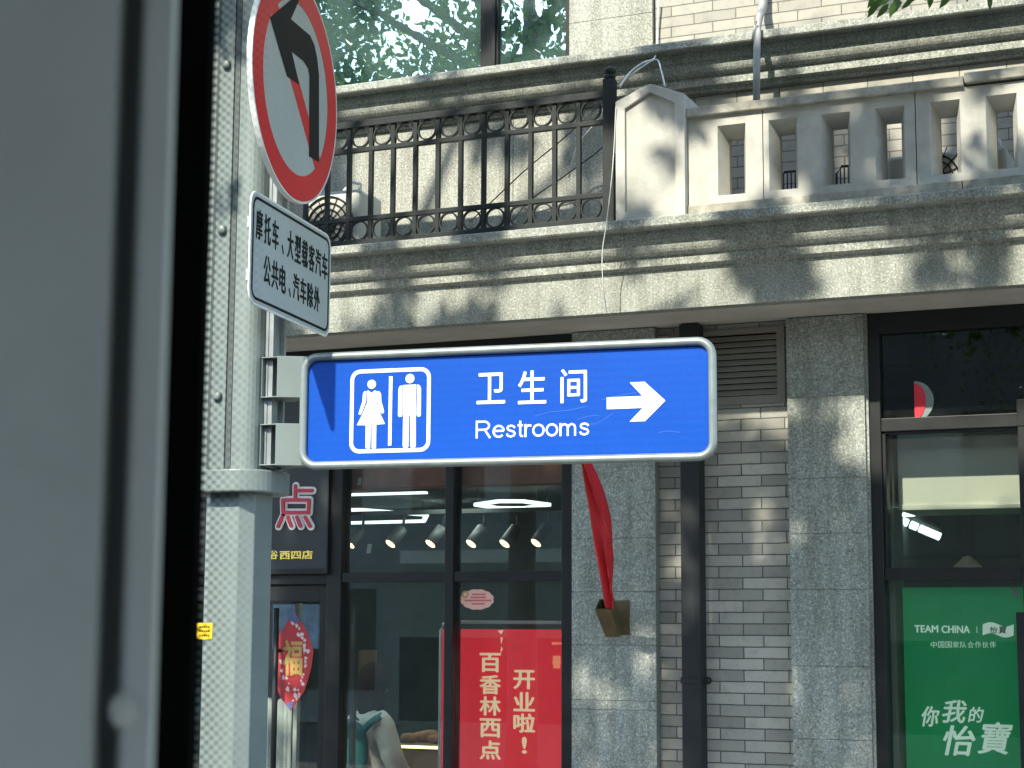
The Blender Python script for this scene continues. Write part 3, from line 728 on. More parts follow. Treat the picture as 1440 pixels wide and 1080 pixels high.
# ================================================================== things inside the left shop
def spotlight():
    t = thing('track_spotlight', 'lit grey track spotlight', 'spotlight', (0, 0, 0)); o = (0, 0, 0)
    ax = np.array((-.34, -.55, -.74)); ax /= np.linalg.norm(ax)
    MB(o).lathe((0, 0, 0), ax, [(0, .03), (.005, .042), (.15, .045), (.153, .04)], 18).build('lamp_body', M['lamp_body'], t)
    MB(o).lathe(ax*.1535, ax, [(0, .039), (.003, .036)], 18).build('lens', M['warm_lamp'], t)
    MB(o).tube([(0, 0, -.01), (.01, 0, .06), (.01, 0, .1)], .011, 8).box(-.03, .05, -.015, .015, .1, .125).build('arm', M['lamp_body'], t)
    return t
proto = spotlight(); YL = 11.4
spots = [(494, 770), (551, 769), (607, 769), (664, 769), (711, 769), (755, 768)]
desc = ['lit track spotlight at the shop window edge beside the charcoal sign', 'lit track spotlight, second from the charcoal sign, in the left upper pane',
        'lit track spotlight next to the mullion in the left upper pane', 'lit track spotlight next to the mullion in the right upper pane',
        'lit track spotlight in the middle of the right upper pane', 'lit track spotlight nearest the granite pilaster in the right upper pane']
for i, (x, y) in enumerate(spots):
    t = proto if i == 0 else copy_tree(proto)
    p = W(x, y, YL); t.location = (p[0]+.065, YL+.04, p[2]+.135); t['label'] = desc[i]; t['group'] = 'track spotlights in the left shop'
zt = wz(600, 727, YL)+.02
tag(MB((-5, YL, zt)).box(-6.3, -4.0, YL-.02, YL+.05, zt, zt+.03).build('lighting_track', M['lamp_body']), 'dark ceiling track carrying the row of lit spotlights', 'light track')
def hexlight(label, pts, w, z):
    P = [np.array(p) for p in pts]; c = sum(P)/len(P); t = thing('ceiling_light', label, 'ceiling light', (c[0], c[1], z), 'white outline ceiling lights in the left shop')
    f = Frame((0, 0, z), (1, 0, 0), (0, 1, 0)); o = (c[0], c[1], z)
    outp = [(p[0], p[1]) for p in P]; inp = [tuple(np.array((p[0], p[1]))+(c[:2]-p[:2])*w/np.linalg.norm(c[:2]-p[:2])) for p in P]
    MB(o).loops(outp, inp, f, 0, .025).build('diffuser', M['led'], t)
    ld = bpy.data.lights.new('lamp_light', 'AREA'); ld.energy = 2.6; ld.size = .5; ld.color = (.85, 1, .98)
    lo = bpy.data.objects.new('lamp_light', ld); C.objects.link(lo); lo.parent = t; lo.location = (0, -.9, -.02)
    q = MB(o)
    for p in (P[0], P[len(P)//2]): q.tube([(p[0]+(c[0]-p[0])*.1, p[1]+(c[1]-p[1])*.1, z+.02), (p[0]+(c[0]-p[0])*.1, p[1]+(c[1]-p[1])*.1, 3.06)], .004, 5)
    q.build('hanger', M['lamp_body'], t)
def onz(px, py, z):
    d = ray(px, py); return EYE+d*((z-EYE[2])/d[2])
ZC = 2.92
hexlight('small white hexagonal ceiling light in the right upper pane', [onz(666, 712, ZC), onz(700, 707, ZC), (onz(736, 707, ZC)), onz(775, 712, ZC), onz(738, 717, ZC), onz(700, 717, ZC)], .04, ZC)
hexlight('large white hexagonal ceiling light in the left upper pane', [onz(420, 729, ZC), onz(470, 719, ZC), onz(509, 719, ZC), onz(603, 726, ZC), onz(598, 735, ZC), onz(470, 738, ZC)], .045, ZC)
p0, p1 = onz(488, 697, ZC), onz(604, 695, ZC)
t = thing('ceiling_light', 'straight white light bar nearest the glass in the left upper pane', 'ceiling light', tuple(p0), 'white outline ceiling lights in the left shop')
MB(tuple(p0)).box(p0[0], p1[0], p0[1], p0[1]+.05, ZC, ZC+.015).build('diffuser', M['led'], t)
ld = bpy.data.lights.new('lamp_light', 'AREA'); ld.energy = 2.2; ld.size = .4; ld.color = (.85, 1, .98)
lo = bpy.data.objects.new('lamp_light', ld); C.objects.link(lo); lo.parent = t; lo.location = (.2, -.7, -.02)
MB(tuple(p0)).tube([(p0[0]+.1, p0[1]+.04, ZC+.02), (p0[0]+.1, p0[1]+.04, 3.06)], .004, 5).build('hanger', M['lamp_body'], t)
# small price cards hung in the window
for (x0, y0, x1_, y1_, lb) in ((502, 672, 509, 682, 'upper small white card hung behind the left upper pane'), (515, 765, 523, 778, 'tilted small white card hung beside the first spotlight')):
    Yc = YW+.11; a = W(x0+2, y0, Yc); b = W(x1_, y0, Yc); c = W(x1_-2, y1_, Yc); d = W(x0, y1_, Yc)
    tag(MB(a).add([a, b, c, d]+[p+np.array((0, .002, 0)) for p in (a, b, c, d)], [(0,1,2,3),(7,6,5,4),(0,4,5,1),(1,5,6,2),(2,6,7,3),(3,7,4,0)]).build('card', M['paper']), lb, 'card')
# red display stand
YD = YW+.22; fd = facade(YD)
ds = thing('display_stand', 'red vertical display screen in a white rounded tube frame announcing an opening', 'display screen', (wx(710, 1000, YD), YD, .1)); o_ = tuple(ds.location)
bx = pbox(fd, 640, 885, 796, 1080)
MB(o_).fbox(fd, fd.on(622, 900)[0], bx[1]+.02, .5, bx[3], -.03, 0).build('screen', M['screen_red'], ds)
fa0 = fd.on(619, 980)[0]; fa1 = bx[1]+.10; zt_ = fd.on(710, 875)[1]
path = [fd.pt(fa0, .1), fd.pt(fa0, zt_-.05), fd.pt(fa0+.015, zt_-.015), fd.pt(fa0+.05, zt_), fd.pt(fa1-.05, zt_), fd.pt(fa1-.015, zt_-.015), fd.pt(fa1, zt_-.05), fd.pt(fa1, .1)]
MB(o_).tube(path, .011, 10).build('tube_frame', M['white_metal'], ds)
for ch, yc_ in zip('百香林西点', (932, 963, 993, 1024, 1055)):
    text(ch, fd, pbox(fd, 674.5, yc_-14, 704.5, yc_+13.5), M['letter_cream'], .001, 'lettering', ds, o_, .03)
for ch, yc_ in zip('开业啦', (956, 987, 1017)):
    text(ch, fd, pbox(fd, 722, yc_-14, 752.5, yc_+13.5), M['letter_cream'], .001, 'lettering', ds, o_, .03)
text('!', fd, pbox(fd, 734, 1036, 741, 1060), M['letter_cream'], .001, 'lettering', ds, o_, .03)
q = MB(o_)
for cx, cy, r in ((783, 925, 5.5), (783, 931, 6), (783, 937, 5)):
    a, b = fd.on(cx, cy); q.prism(fd, [(a-r/240, b-.012), (a+r/240, b-.012), (a+r/240, b+.012), (a-r/240, b+.012)], .0, .002+.0005*r)
a, b = fd.on(783, 905); q.prism(fd, [(a-.03, b-.008), (a+.03, b-.004), (a+.03, b+.006), (a-.03, b+.008)], 0, .004)
q.build('lantern_emblem', plain('lantern_print', (.75, .22, .12), .5, emit=.25), ds)
q = MB(o_)
for pts in ([(700, 887), (708, 886), (705, 892)], [(704, 896), (707, 897), (705, 906)], [(705, 909), (707, 913), (704, 918)]):
    q.prism(fd, [fd.on(*p) for p in pts], 0, .002)
q.build('streamer_emblem', M['letter_cream'], ds)
# cloud sticker on the inside of the glass
YG = YW+.016; fg = facade(YG)
st = thing('cloud_sticker', 'pink cloud shaped sticker on the shop glass above the red screen', 'sticker', W(671, 843, YG)); o_ = tuple(st.location)
ca, cb = fg.on(671, 843); pts = []
for k in range(72):
    t = 2*math.pi*k/72; rr_ = 1+.07*abs(math.sin(6*t))
    pts.append((ca+.104*rr_*math.cos(t), cb+.058*rr_*math.sin(t)))
MB(o_).prism(fg, pts, 0, .0012).build('paper', M['pink'], st)
q = MB(o_)
for i, (u0, u1, v) in enumerate(((-.03, .05, .03), (-.04, .06, .012), (-.08, .085, -.006), (-.035, .05, -.026))):
    x = u0
    while x < u1: q.fbox(fg, ca+x, ca+x+.009, cb+v-.005, cb+v+.005, .0012, .0018); x += .0125
q.build('print', M['letter_red'], st)
q = MB(o_); q.ring(fg, (ca-.078, cb+.03), .022, .012, .0012, .0018, 20); q.build('badge', M['fu_gold'], st)
# fu diamond on the door
YF = YW+.014; ff = facade(YF)
fu = thing('fortune_sticker', 'red diamond paper decoration with a gold lucky character on the glass door', 'door decoration', W(412, 930, YF)); o_ = tuple(fu.location)
ca, cb = ff.on(413, 928)
def cp(x, y): return ff.on(240+x/4.5, 840+y/4.5)
edge = [(757, 718), (700, 640), (668, 560), (655, 470), (680, 380), (678, 250), (725, 180), (778, 78), (830, 160), (870, 230), (905, 340), (890, 450), (850, 590), (820, 640)]
MB(o_).prism(ff, [cp(*p) for p in edge], 0, .0012).build('paper', M['fu_red'], fu)
q = MB(o_)
rs = random.Random(3)
for k in range(46):
    t = rs.uniform(0, 6.283); rr_ = rs.uniform(.62, .98)
    x = 783+95*rr_*math.cos(t); y = 400+ (270 if math.sin(t) > 0 else 260)*rr_*math.sin(t)
    if abs(x-783)/125+abs(y-400)/320 > .98: continue
    n_ = rs.randint(5, 8); s_ = rs.uniform(6, 17)
    pl = [cp(x+s_*rs.uniform(.5, 1.1)*math.cos(6.283*i/n_), y+1.2*s_*rs.uniform(.5, 1.1)*math.sin(6.283*i/n_)) for i in range(n_)]
    q.prism(ff, pl, .0012, .0016+.00004*k)
q.build('print', M['fu_pale'], fu)
MB(o_).prism(ff, [cp(*p) for p in ((757, 716), (728, 668), (790, 655))], .0012, .004).build('tip', M['fu_blue'], fu)
MB(o_).prism(ff, [cp(*p) for p in ((745, 140), (778, 82), (822, 150), (790, 165))], .0012, .004).build('tip', M['fu_blue'], fu)
q = MB(o_); q.prism(ff, [cp(x, y) for x, y in ((705, 400), (745, 300), (760, 262), (830, 262), (842, 350), (848, 420), (835, 490), (745, 505), (718, 470))], .0012, .0045); q.build('seal', M['fu_red'], fu)
text('福', ff, pbox(ff, 240+712/4.5, 840+268/4.5, 240+838/4.5, 840+498/4.5), M['fu_gold'], .0046, 'character', fu, o_, .022)
# inner metal upright by the glass
xq = wx(497, 960, YW+.35)
tag(MB((xq, YW+.35, .1)).box(xq-.013, xq+.013, YW+.33, YW+.37, .1, wz(497, 851, YW+.35)).build('display_post', M['alu']), 'slim silver upright standing just inside the left shop window', 'post')
xq = wx(418, 960, YW+.3)
tag(MB((xq, YW+.3, .1)).box(xq-.014, xq+.014, YW+.28, YW+.32, .1, wz(418, 846, YW+.3)-.01).build('display_post', M['white_metal']), 'white upright just inside the glass door behind the red diamond', 'post')
# pale sheet hung inside the door, blue notice above it
YK = YW+.75; ca_, cb_ = wx(372, 1020, YK), wx(411, 1020, YK); vs, fs = [], []; ztop = wz(395, 985, YK)
for i in range(25):
    x = ca_+(cb_-ca_)*i/24
    for z in (ztop+.02*math.sin(i*.5), .25): vs.append((x, YK+.018*math.sin(i*1.3)+.01*math.sin(i*.45), z))
for i in range(24): fs.append((2*i, 2*i+2, 2*i+3, 2*i+1))
kt = tag(MB((ca_, YK, .25)).add(vs, fs, True).build('curtain', plain('grey_sheet', (.55, .56, .54), .8)), 'pale grey sheet hanging inside the glass door below the red diamond', 'curtain')
md = kt.modifiers.new('thickness', 'SOLIDIFY'); md.thickness = .006
YN = YW+1.1
tag(MB((wx(400, 900, YN), YN, 1.9)).box(wx(383, 900, YN), wx(447, 900, YN), YN, YN+.02, wz(400, 912, YN), wz(400, 850, YN)).build('wall_poster', plain('blue_print', (.10, .17, .30), .5, var=.5, vscale=7)), 'faded blue wall poster behind the top of the glass door', 'poster')
# counter with trays of bread
YC = 11.3
ct = thing('display_counter', 'wooden bakery counter with a glowing yellow edge inside the left shop', 'counter', (wx(590, 1060, YC), YC, .1)); o_ = tuple(ct.location)
zc_ = wz(590, 1047, YC); x0c = wx(556, 1050, YC)
MB(o_).box(x0c, -3.95, YC, YC+.6, .1, zc_-.03).build('body', M['wood'], ct, bevel=.01)
MB(o_).box(x0c-.02, -3.95, YC-.03, YC+.62, zc_-.03, zc_).build('worktop', M['wood'], ct, bevel=.006)
MB(o_).box(x0c, -3.96, YC-.034, YC-.0305, zc_-.025, zc_-.006).build('light_strip', M['led_yellow'], ct)
bd = []
for i, (x, s_) in enumerate(((575, .055), (593, .06), (612, .05), (604, .07))):
    p = W(x, 1040, YC+.12+.1*(i % 2)); q = MB((p[0], p[1], zc_))
    q.lathe((p[0]-s_*1.2, p[1], zc_+s_*.62), (1, .2, 0), [(0, .01), (s_*.3, s_*.5), (s_*.9, s_*.66), (s_*1.6, s_*.66), (s_*2.1, s_*.48), (s_*2.4, .01)], 14)
    tag(q.build('bread_loaf', M['bread']), 'small brown loaf in the row of loaves on the bakery counter', 'bread', 'brown loaves on the bakery counter')
# shelf board with a menu behind
xq0, xq1 = wx(504, 950, 12.4), wx(530, 950, 12.4)
tag(MB((xq0, 12.4, 1.2)).box(xq0, xq1, 12.4, 12.43, wz(510, 945, 12.4), wz(510, 914, 12.4)).build('notice_board', M['brass']), 'small tan notice behind the head of the person in the shop', 'notice')

# ================================================================== person with backpack
YPn = 11.0
hd = W(521, 962, YPn)                            # head centre
pb = (float(hd[0]), YPn, .1)
person = thing('person', 'person in a pale hoodie with a teal backpack seen from behind in the left shop', 'person', pb)
def skin_mesh(name, mat, parent, nodes, edges, root, sub=2, loc=(0, 0, 0)):
    me = bpy.data.meshes.new(name); me.from_pydata([n[0] for n in nodes], edges, []); me.materials.append(mat)
    ob = bpy.data.objects.new(name, me); C.objects.link(ob); ob.parent = parent; ob.location = loc
    md = ob.modifiers.new('skin', 'SKIN'); md.use_smooth_shade = True
    for i, n in enumerate(nodes):
        r_ = n[1]; me.skin_vertices[0].data[i].radius = r_ if isinstance(r_, tuple) else (r_, r_)
        me.skin_vertices[0].data[i].use_root = (i == root)
    s_ = ob.modifiers.new('subdivision', 'SUBSURF'); s_.levels = sub; s_.render_levels = sub
    return ob
H = float(hd[2])-.1                              # head centre above the shop floor
sh = H-.265; hip = sh-.52
nodes = [((0, 0, hip), (.15, .11)), ((0, .0, hip+.2), (.135, .10)), ((0, .01, sh-.08), (.17, .115)), ((0, .0, sh+.05), (.075, .07)), ((0, .015, H-.12), .055),
         ((.17, 0, sh-.01), .068), ((.25, .03, sh-.24), .056), ((.22, .20, sh-.42), .044), ((.17, .28, sh-.43), .026),
         ((-.17, 0, sh-.01), .068), ((-.25, .03, sh-.24), .056), ((-.20, .20, sh-.42), .044), ((-.14, .28, sh-.43), .026),
         ((.09, 0, hip-.1), .095), ((.10, .01, hip-.45), .065), ((.10, -.02, .06), .048), ((.10, .12, .03), .035),
         ((-.09, 0, hip-.1), .095), ((-.10, .01, hip-.45), .065), ((-.10, -.02, .06), .048), ((-.10, .12, .03), .035),
         ((0, .03, H-.02), (.078, .092)), ((0, .02, H+.07), (.062, .075))]
edges = [(0,1),(1,2),(2,3),(3,4),(4,21),(21,22),(2,5),(5,6),(6,7),(7,8),(2,9),(9,10),(10,11),(11,12),(0,13),(13,14),(14,15),(15,16),(0,17),(17,18),(18,19),(19,20)]
b0 = len(nodes)
for s_, wr in ((1, 8), (-1, 12)):                # palms and five fingers
    bx_ = nodes[wr][0]; i0 = len(nodes); nodes.append(((bx_[0]-s_*.03, bx_[1]+.06, bx_[2]-.005), (.030, .014))); edges.append((wr, i0))
    for k in range(4):
        i1 = len(nodes); dx = (k-1.5)*.017; ln = (.034, .04, .038, .03)[k]
        nodes.append(((bx_[0]-s_*.035+dx, bx_[1]+.06+ln, bx_[2]-.012), .0085)); nodes.append(((bx_[0]-s_*.038+dx, bx_[1]+.06+ln*1.7, bx_[2]-.035), .007))
        edges += [(i0, i1), (i1, i1+1)]
    i1 = len(nodes); nodes.append(((bx_[0]-s_*.075, bx_[1]+.05, bx_[2]-.012), .010)); nodes.append(((bx_[0]-s_*.085, bx_[1]+.085, bx_[2]-.02), .0085)); edges += [(wr, i1), (i1, i1+1)]
body = skin_mesh('body', M['skin'], person, nodes, edges, 0)
# hoodie over torso and arms
hn = [((0, 0, hip-.03), (.175, .135)), ((0, 0, hip+.2), (.165, .13)), ((0, .0, sh-.08), (.20, .145)), ((0, -.02, sh+.055), (.10, .095)), ((0, -.055, sh+.085), (.115, .075)),
      ((.185, 0, sh-.01), .092), ((.275, .03, sh-.24), .078), ((.23, .19, sh-.415), .058), ((-.185, 0, sh-.01), .092), ((-.275, .03, sh-.24), .078), ((-.21, .19, sh-.415), .058)]
he = [(0,1),(1,2),(2,3),(3,4),(2,5),(5,6),(6,7),(2,8),(8,9),(9,10)]
skin_mesh('hoodie', M['hoodie'], person, hn, he, 0)
skin_mesh('trousers', M['trousers'], person, [((0, 0, hip), (.165, .125)), ((.095, 0, hip-.1), .108), ((.10, .01, hip-.45), .08), ((.10, -.02, .12), .068), ((-.095, 0, hip-.1), .108), ((-.10, .01, hip-.45), .08), ((-.10, -.02, .12), .068)], [(0,1),(1,2),(2,3),(0,4),(4,5),(5,6)], 0)
# hair: cap of long hair, face side left open
vs, fs = [], []
NU, NV = 22, 12
for j in range(NV+1):
    for i in range(NU):
        t = 2*math.pi*i/NU; p = math.pi*.02+j/NV*math.pi*(.80 if math.sin(t) < .35 else .42)
        w_ = 1+.03*math.sin(9*t)
        vs.append((.094*w_*math.sin(p)*math.cos(t), .02+.112*w_*math.sin(p)*math.sin(t), H+.0+.132*math.cos(p)-(.11 if math.sin(t) < .35 else 0)*(j/NV)**2))
for j in range(NV):
    for i in range(NU): fs.append((j*NU+i, j*NU+(i+1) % NU, (j+1)*NU+(i+1) % NU, (j+1)*NU+i))
hr = MB().add(vs, fs, True).build('hair', M['hair'], person, loc=(0, 0, 0)); md = hr.modifiers.new('thickness', 'SOLIDIFY'); md.thickness = .02; md.offset = 1
q = MB()                                          # facial features
q.lathe((0, .115, H-.015), (0, .3, -1), [(0, .006), (.02, .011), (.035, .014), (.042, .004)], 10)
for s_ in (-1, 1): q.lathe((s_*.088, .02, H-.01), (s_, 0, 0), [(-.01, .022), (.0, .028), (.012, .02), (.014, .004)], 12)
q.build('face', M['skin'], person, loc=(0, 0, 0))
q = MB()
for s_ in (-1, 1): q.lathe((s_*.033, .112, H+.005), (0, 1, 0), [(0, .006), (.004, .011), (.007, .004)], 10)
q.build('eye', M['hair'], person, loc=(0, 0, 0))
person.rotation_euler = (0, 0, R(-32))
# backpack
bp_c = W(497, 1040, YPn-.14)
bk = thing('backpack', 'teal backpack worn by the person in the pale hoodie', 'backpack', (float(bp_c[0]), YPn-.2, float(bp_c[2])-.2))
q = MB(); prof = []
for k in range(15):
    s_ = k/14; prof.append((s_*.46, (.135*(1-(abs(2*s_-1))**3.2)**.5 if 0 < k < 14 else .03)))
q.lathe((0, 0, -.12), (0, 0, 1), prof, 24)
ob = q.build('bag', M['teal'], bk, loc=(0, 0, 0)); ob.scale = (1, .62, 1)
q = MB(); q.tube([(-.02, -.085, -.02), (.0, -.088, .08), (.01, -.086, .16), (.012, -.08, .22)], .006, 6); q.build('zip', plain('pink_zip', (.30, .12, .16), .6), bk, loc=(0, 0, 0))
q = MB(); q.tube([(0, .02, .33), (.03, -.01, .375), (.06, .02, .33)], .008, 8); q.build('handle', M['teal'], bk, loc=(0, 0, 0))
bo = np.array(bk.location); sp_ = [tuple(W(px_, py_, YPn+dy_)-bo) for px_, py_, dy_ in ((505, 1040, -.17), (512, 1027, -.20), (521, 1017, -.20), (531, 1009, -.17), (541, 1004, -.08), (549, 1005, .05))]
vs = []
for p in sp_: vs += [(p[0]-.018, p[1]-.02, p[2]+.012), (p[0]+.02, p[1]-.02, p[2]-.014)]
ob = MB().add(vs, [(2*i, 2*i+1, 2*i+3, 2*i+2) for i in range(5)], True).build('strap', M['teal'], bk, loc=(0, 0, 0)); md = ob.modifiers.new('thickness', 'SOLIDIFY'); md.thickness = .014

# ================================================================== things inside the right shop
YQ = YW+.2; fq = facade(YQ)
gp = thing('poster', 'tall green backlit advertising panel with white lettering behind the right shop glass', 'poster', (wx(1350, 950, YQ), YQ, .1)); o_ = tuple(gp.location)
bx = pbox(fq, 1272, 826, 1440, 1080)
MB(o_).fbox(fq, bx[0], bx[1]+.12, .2, bx[3], -.02, 0).build('board', M['green'], gp)
def tq(s, x0, y0, x1, y1, mat='letter_white', bold=.0, shear=0.0, w=.001): return text(s, fq, pbox(fq, x0, y0, x1, y1), M[mat], w, 'lettering', gp, o_, bold, shear)
tq('TEAM', 1286, 879, 1319.5, 889.5, 'letter_mint', .035); tq('CHINA', 1324, 879.5, 1364, 890.5, 'letter_mint', .035)
MB(o_).fbox(fq, *pbox(fq, 1373.4, 881, 1374.2, 890), 0, .002).build('divider', M['letter_mint'], gp)
wv_ = []
for k in range(17):
    s_ = k/16; wv_.append((1382+43.5*s_, 879-3*math.sin(2*math.pi*s_)+(-1)))
top_ = wv_; bot_ = [(x, y+15.5) for x, y in wv_][::-1]
MB(o_).prism(fq, [fq.on(*p) for p in top_+bot_], 0, .002).build('emblem', M['letter_mint'], gp)
tq('怡', 1392, 881, 1403, 891, 'letter_green', .02, .15, .0022); tq('寶', 1404, 880, 1416, 891, 'letter_green', .02, .15, .0022)
for i, ch in enumerate('中国国家队合作伙伴'):
    x = 1309+10.35*i; tq(ch, x, 902, x+8.6, 911, 'letter_mint', .0)
tq('你', 1296, 993, 1322, 1022, 'letter_mint', .02, .22); tq('我', 1325, 984, 1360, 1017, 'letter_mint', .02, .22); tq('的', 1361, 994, 1384, 1016, 'letter_mint', .02, .22)
tq('怡', 1326, 1020, 1372, 1063, 'letter_mint', .02, .22); tq('寶', 1374, 1015, 1425, 1061, 'letter_mint', .02, .22)
p = [W(1421, 828, YQ-.03), W(1428, 825.5, YQ-.03), W(1434, 838, YQ-.03), W(1427, 841, YQ-.03)]
tag(MB(p[0]).add(p+[a+np.array((0, .002, 0)) for a in p], [(0,1,2,3),(7,6,5,4),(0,4,5,1),(1,5,6,2),(2,6,7,3),(3,7,4,0)]).build('paper_note', M['paper']), 'small white note stuck at the top corner of the green poster', 'note')
# cream dome and lamps behind the right upper glass
dm = W(1361, 799, YW+.3)
q = MB(dm); q.lathe((dm[0], dm[1], dm[2]-.03), (0, 0, 1), [(0, .09), (.03, .085), (.05, .066), (.065, .05), (.08, .034), (.088, .03), (.098, .004)], 20)
tag(q.build('hat', plain('cream_straw', (.66, .52, .36), .8, var=.15, vscale=30, bmp=.5), None), 'small cream hat just showing above the dark transom of the right shopfront', 'hat')
YLr = 10.75
a, b = W(1282, 738, YLr), W(1322, 755, YLr)
t = thing('strip_light', 'slanting white strip light behind the right shop glass', 'ceiling light', tuple((a+b)/2)); o_ = tuple((a+b)/2)
d_ = b-a
for s0, s1 in ((-.32, -.14), (-.04, .2), (.28, 1.0)):
    p, q_ = a+d_*s0, a+d_*s1; MB(o_).tube([p, q_], .024, 8).build('tube', M['led'], t)
MB(o_).tube([a+d_*-.4+np.array((0, .05, .05)), b+np.array((0, .05, .05))], .03, 8).build('housing', M['lamp_body'], t)
MB(o_).tube([a+np.array((0, .05, .05)), a+np.array((0, .05, 3.36-a[2]))], .006, 6).build('hanger', M['lamp_body'], t)
p = W(1275, 726, 10.7); tag(MB(p).lathe(p, (0, 0, 1), [(0, .05), (.01, .05), (.02, .02), (3.36-p[2], .01)], 16).build('pendant_lamp', M['led']), 'small round white lamp beside the slanting strip light', 'ceiling light')
# red reflection in the dark top glass, modelled as a solid half disc
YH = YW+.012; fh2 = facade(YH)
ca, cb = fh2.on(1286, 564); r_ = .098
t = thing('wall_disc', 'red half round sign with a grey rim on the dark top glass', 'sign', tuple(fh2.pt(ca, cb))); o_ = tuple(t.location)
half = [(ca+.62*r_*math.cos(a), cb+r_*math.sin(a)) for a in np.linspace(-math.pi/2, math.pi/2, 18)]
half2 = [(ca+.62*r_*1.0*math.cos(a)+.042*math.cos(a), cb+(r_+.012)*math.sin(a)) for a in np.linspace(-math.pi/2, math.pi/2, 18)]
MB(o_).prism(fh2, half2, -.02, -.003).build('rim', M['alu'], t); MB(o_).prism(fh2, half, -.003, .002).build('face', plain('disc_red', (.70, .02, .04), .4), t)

# ================================================================== street pole
PXc, PYc = -3.462, 5.50
pole = thing('street_pole', 'grey steel street pole with a bolted strip and a collar carrying the signs', 'pole', (PXc, PYc, 0.0)); o_ = tuple(pole.location)
fz = Frame((PXc, PYc, 0), (1, 0, 0), (0, 1, 0))
def chamf(h, c, n=4):
    out = []
    for cx, cy, s0 in ((h-c, -h+c, -90), (h-c, h-c, 0), (-h+c, h-c, 90), (-h+c, -h+c, 180)):
        for k in range(n+1): t = R(s0+90*k/n); out.append((cx+c*math.cos(t), cy+c*math.sin(t)))
    return out
ZCL0, ZCL1 = wz(340, 690, PYc-.17), wz(340, 658, PYc-.17)
HP = .122
q = MB(o_); q.prism(fz, chamf(HP, .055, 6), ZCL1-.01, 6.5); q.build('upper_shaft', M['steel'], pole, bevel=0)
q = MB(o_); q.prism(fz, chamf(.102, .042, 1), 0.0, ZCL0+.01); q.build('lower_shaft', M['steel'], pole, bevel=.004)
q = MB(o_); q.prism(fz, chamf(.165, .13, 10), ZCL0, ZCL1); q.build('collar', M['steel'], pole, bevel=.006)
yf = PYc-HP
sx0, sx1 = wx(302, 400, yf-.008), wx(322, 400, yf-.008)
MB(o_).box(sx0, sx1, yf-.012, yf-.0005, ZCL1+.002, 6.4).build('cover_strip', M['steel'], pole, bevel=.002)
q = MB(o_); q.box(sx1+.0005, sx1+.021, yf-.004, yf-.0003, ZCL1+.002, 6.4); q.box(sx0-.018, sx0-.0005, yf-.004, yf-.0003, ZCL1+.002, 6.4); q.build('seam', M['steel_dark'], pole)  # raised dark strips in place of shaded grooves
for by in (93, 324, 557):
    z = wz(309, by, yf-.012)
    xb_ = (sx0+sx1)/2
    MB(o_).lathe((xb_, yf-.0115, z), (0, -1, 0), [(0, .0175), (.013, .0175), (.017, .014), (.019, .004)], 16).build('bolt', M['steel'], pole)
# slotted mounting rail on the sign side of the pole
rx0, rx1 = PXc+HP+.0005, PXc+HP+.05
q = MB(o_); q.box(rx0, rx0+.012, PYc-.05, PYc+.05, ZCL1+.01, 6.4); q.box(rx0+.012, rx0+.03, PYc-.045, PYc-.032, ZCL1+.01, 6.4); q.box(rx0+.012, rx0+.03, PYc+.032, PYc+.045, ZCL1+.01, 6.4)
q.build('mounting_rail', M['galv'], pole)
fy = Frame((0, PYc-.102, 0), (1, 0, 0))
a0, a1, b0_, b1_ = pbox(fy, 277, 876, 299, 899)
stx = thing('tmp', '', '', (0, 0, 0)); bpy.data.objects.remove(stx)
sk = MB(o_).prism(fy, rrect(a0, a1, b0_, b1_, .004, 3), .0015, .0025).build('sticker', M['yellow'], pole)
q = MB(o_)
for i in range(3):
    for j in range(5): q.fbox(fy, a0+.012+j*.009, a0+.018+j*.009, b1_-.018-i*.015, b1_-.010-i*.015, .0025, .003)
ob = q.build('print', M['sign_black'], sk)

# ================================================================== round sign and plate (planes seen very obliquely)
A_ = PD(355, 350, 5.9)
fS = Frame(A_, (-.155, .988, 0))
def sback(fr_, t, o, a0, a1, b, name='bracket'):
    q = MB(o); q.fbox(fr_, a0, a1, b-.02, b+.02, -.035, -.006); q.build(name, M['galv'], t, bevel=.002)
cA = (fS.on(352, 130)[0]+fS.on(473, 150)[0])/2; cB = fS.on(432, 296)[1]+.415; CR = .408
rs_ = thing('round_traffic_sign', 'round red rimmed no left turn traffic sign on the grey pole', 'traffic sign', tuple(fS.pt(cA, cB))); o_ = tuple(rs_.location)
q = MB(o_); q.prism(fS, circ(cA, cB, CR, 72), -.004, 0); q.ring(fS, (cA, cB), CR+.003, CR-.004, -.016, .003, 72); q.build('disc', M['white_edge'], rs_)
MB(o_).prism(fS, circ(cA, cB, CR*.80, 72), .0006, .0014).build('face', M['plate_white'], rs_)
MB(o_).ring(fS, (cA, cB), CR*.985, CR*.765, .0016, .0026, 72).build('red_ring', M['sign_red'], rs_)
def c1(x, y): return fS.on(200+x/4.0, y/4.0)
# slash from upper left to lower right, below the arrow
s0 = np.array((cA-CR*.585, cB+CR*.585)); s1 = np.array((cA+CR*.585, cB-CR*.585)); dn = np.array((1, 1))/math.sqrt(2)*CR*.085
MB(o_).prism(fS, [tuple(s0-dn), tuple(s1-dn), tuple(s1+dn), tuple(s0+dn)], .0016, .0024).build('slash', M['sign_red'], rs_)
def cc(u, v): return (cA+CR*u, cB+CR*v)
ar = [c1(935, 880), c1(990, 912), c1(990, 420), c1(980, 330), c1(965, 255), c1(940, 200), c1(832, 108), c1(905, -60), c1(715, 98), c1(812, 432), c1(880, 478), c1(836, 290), c1(905, 345), c1(930, 385), c1(938, 430)]
MB(o_).prism(fS, ar, .0026, .0034).build('arrow', M['sign_black'], rs_)
sback(fS, rs_, o_, cA-.3, cA+.3, cB-.12); sback(fS, rs_, o_, cA-.3, cA+.3, cB+.16)
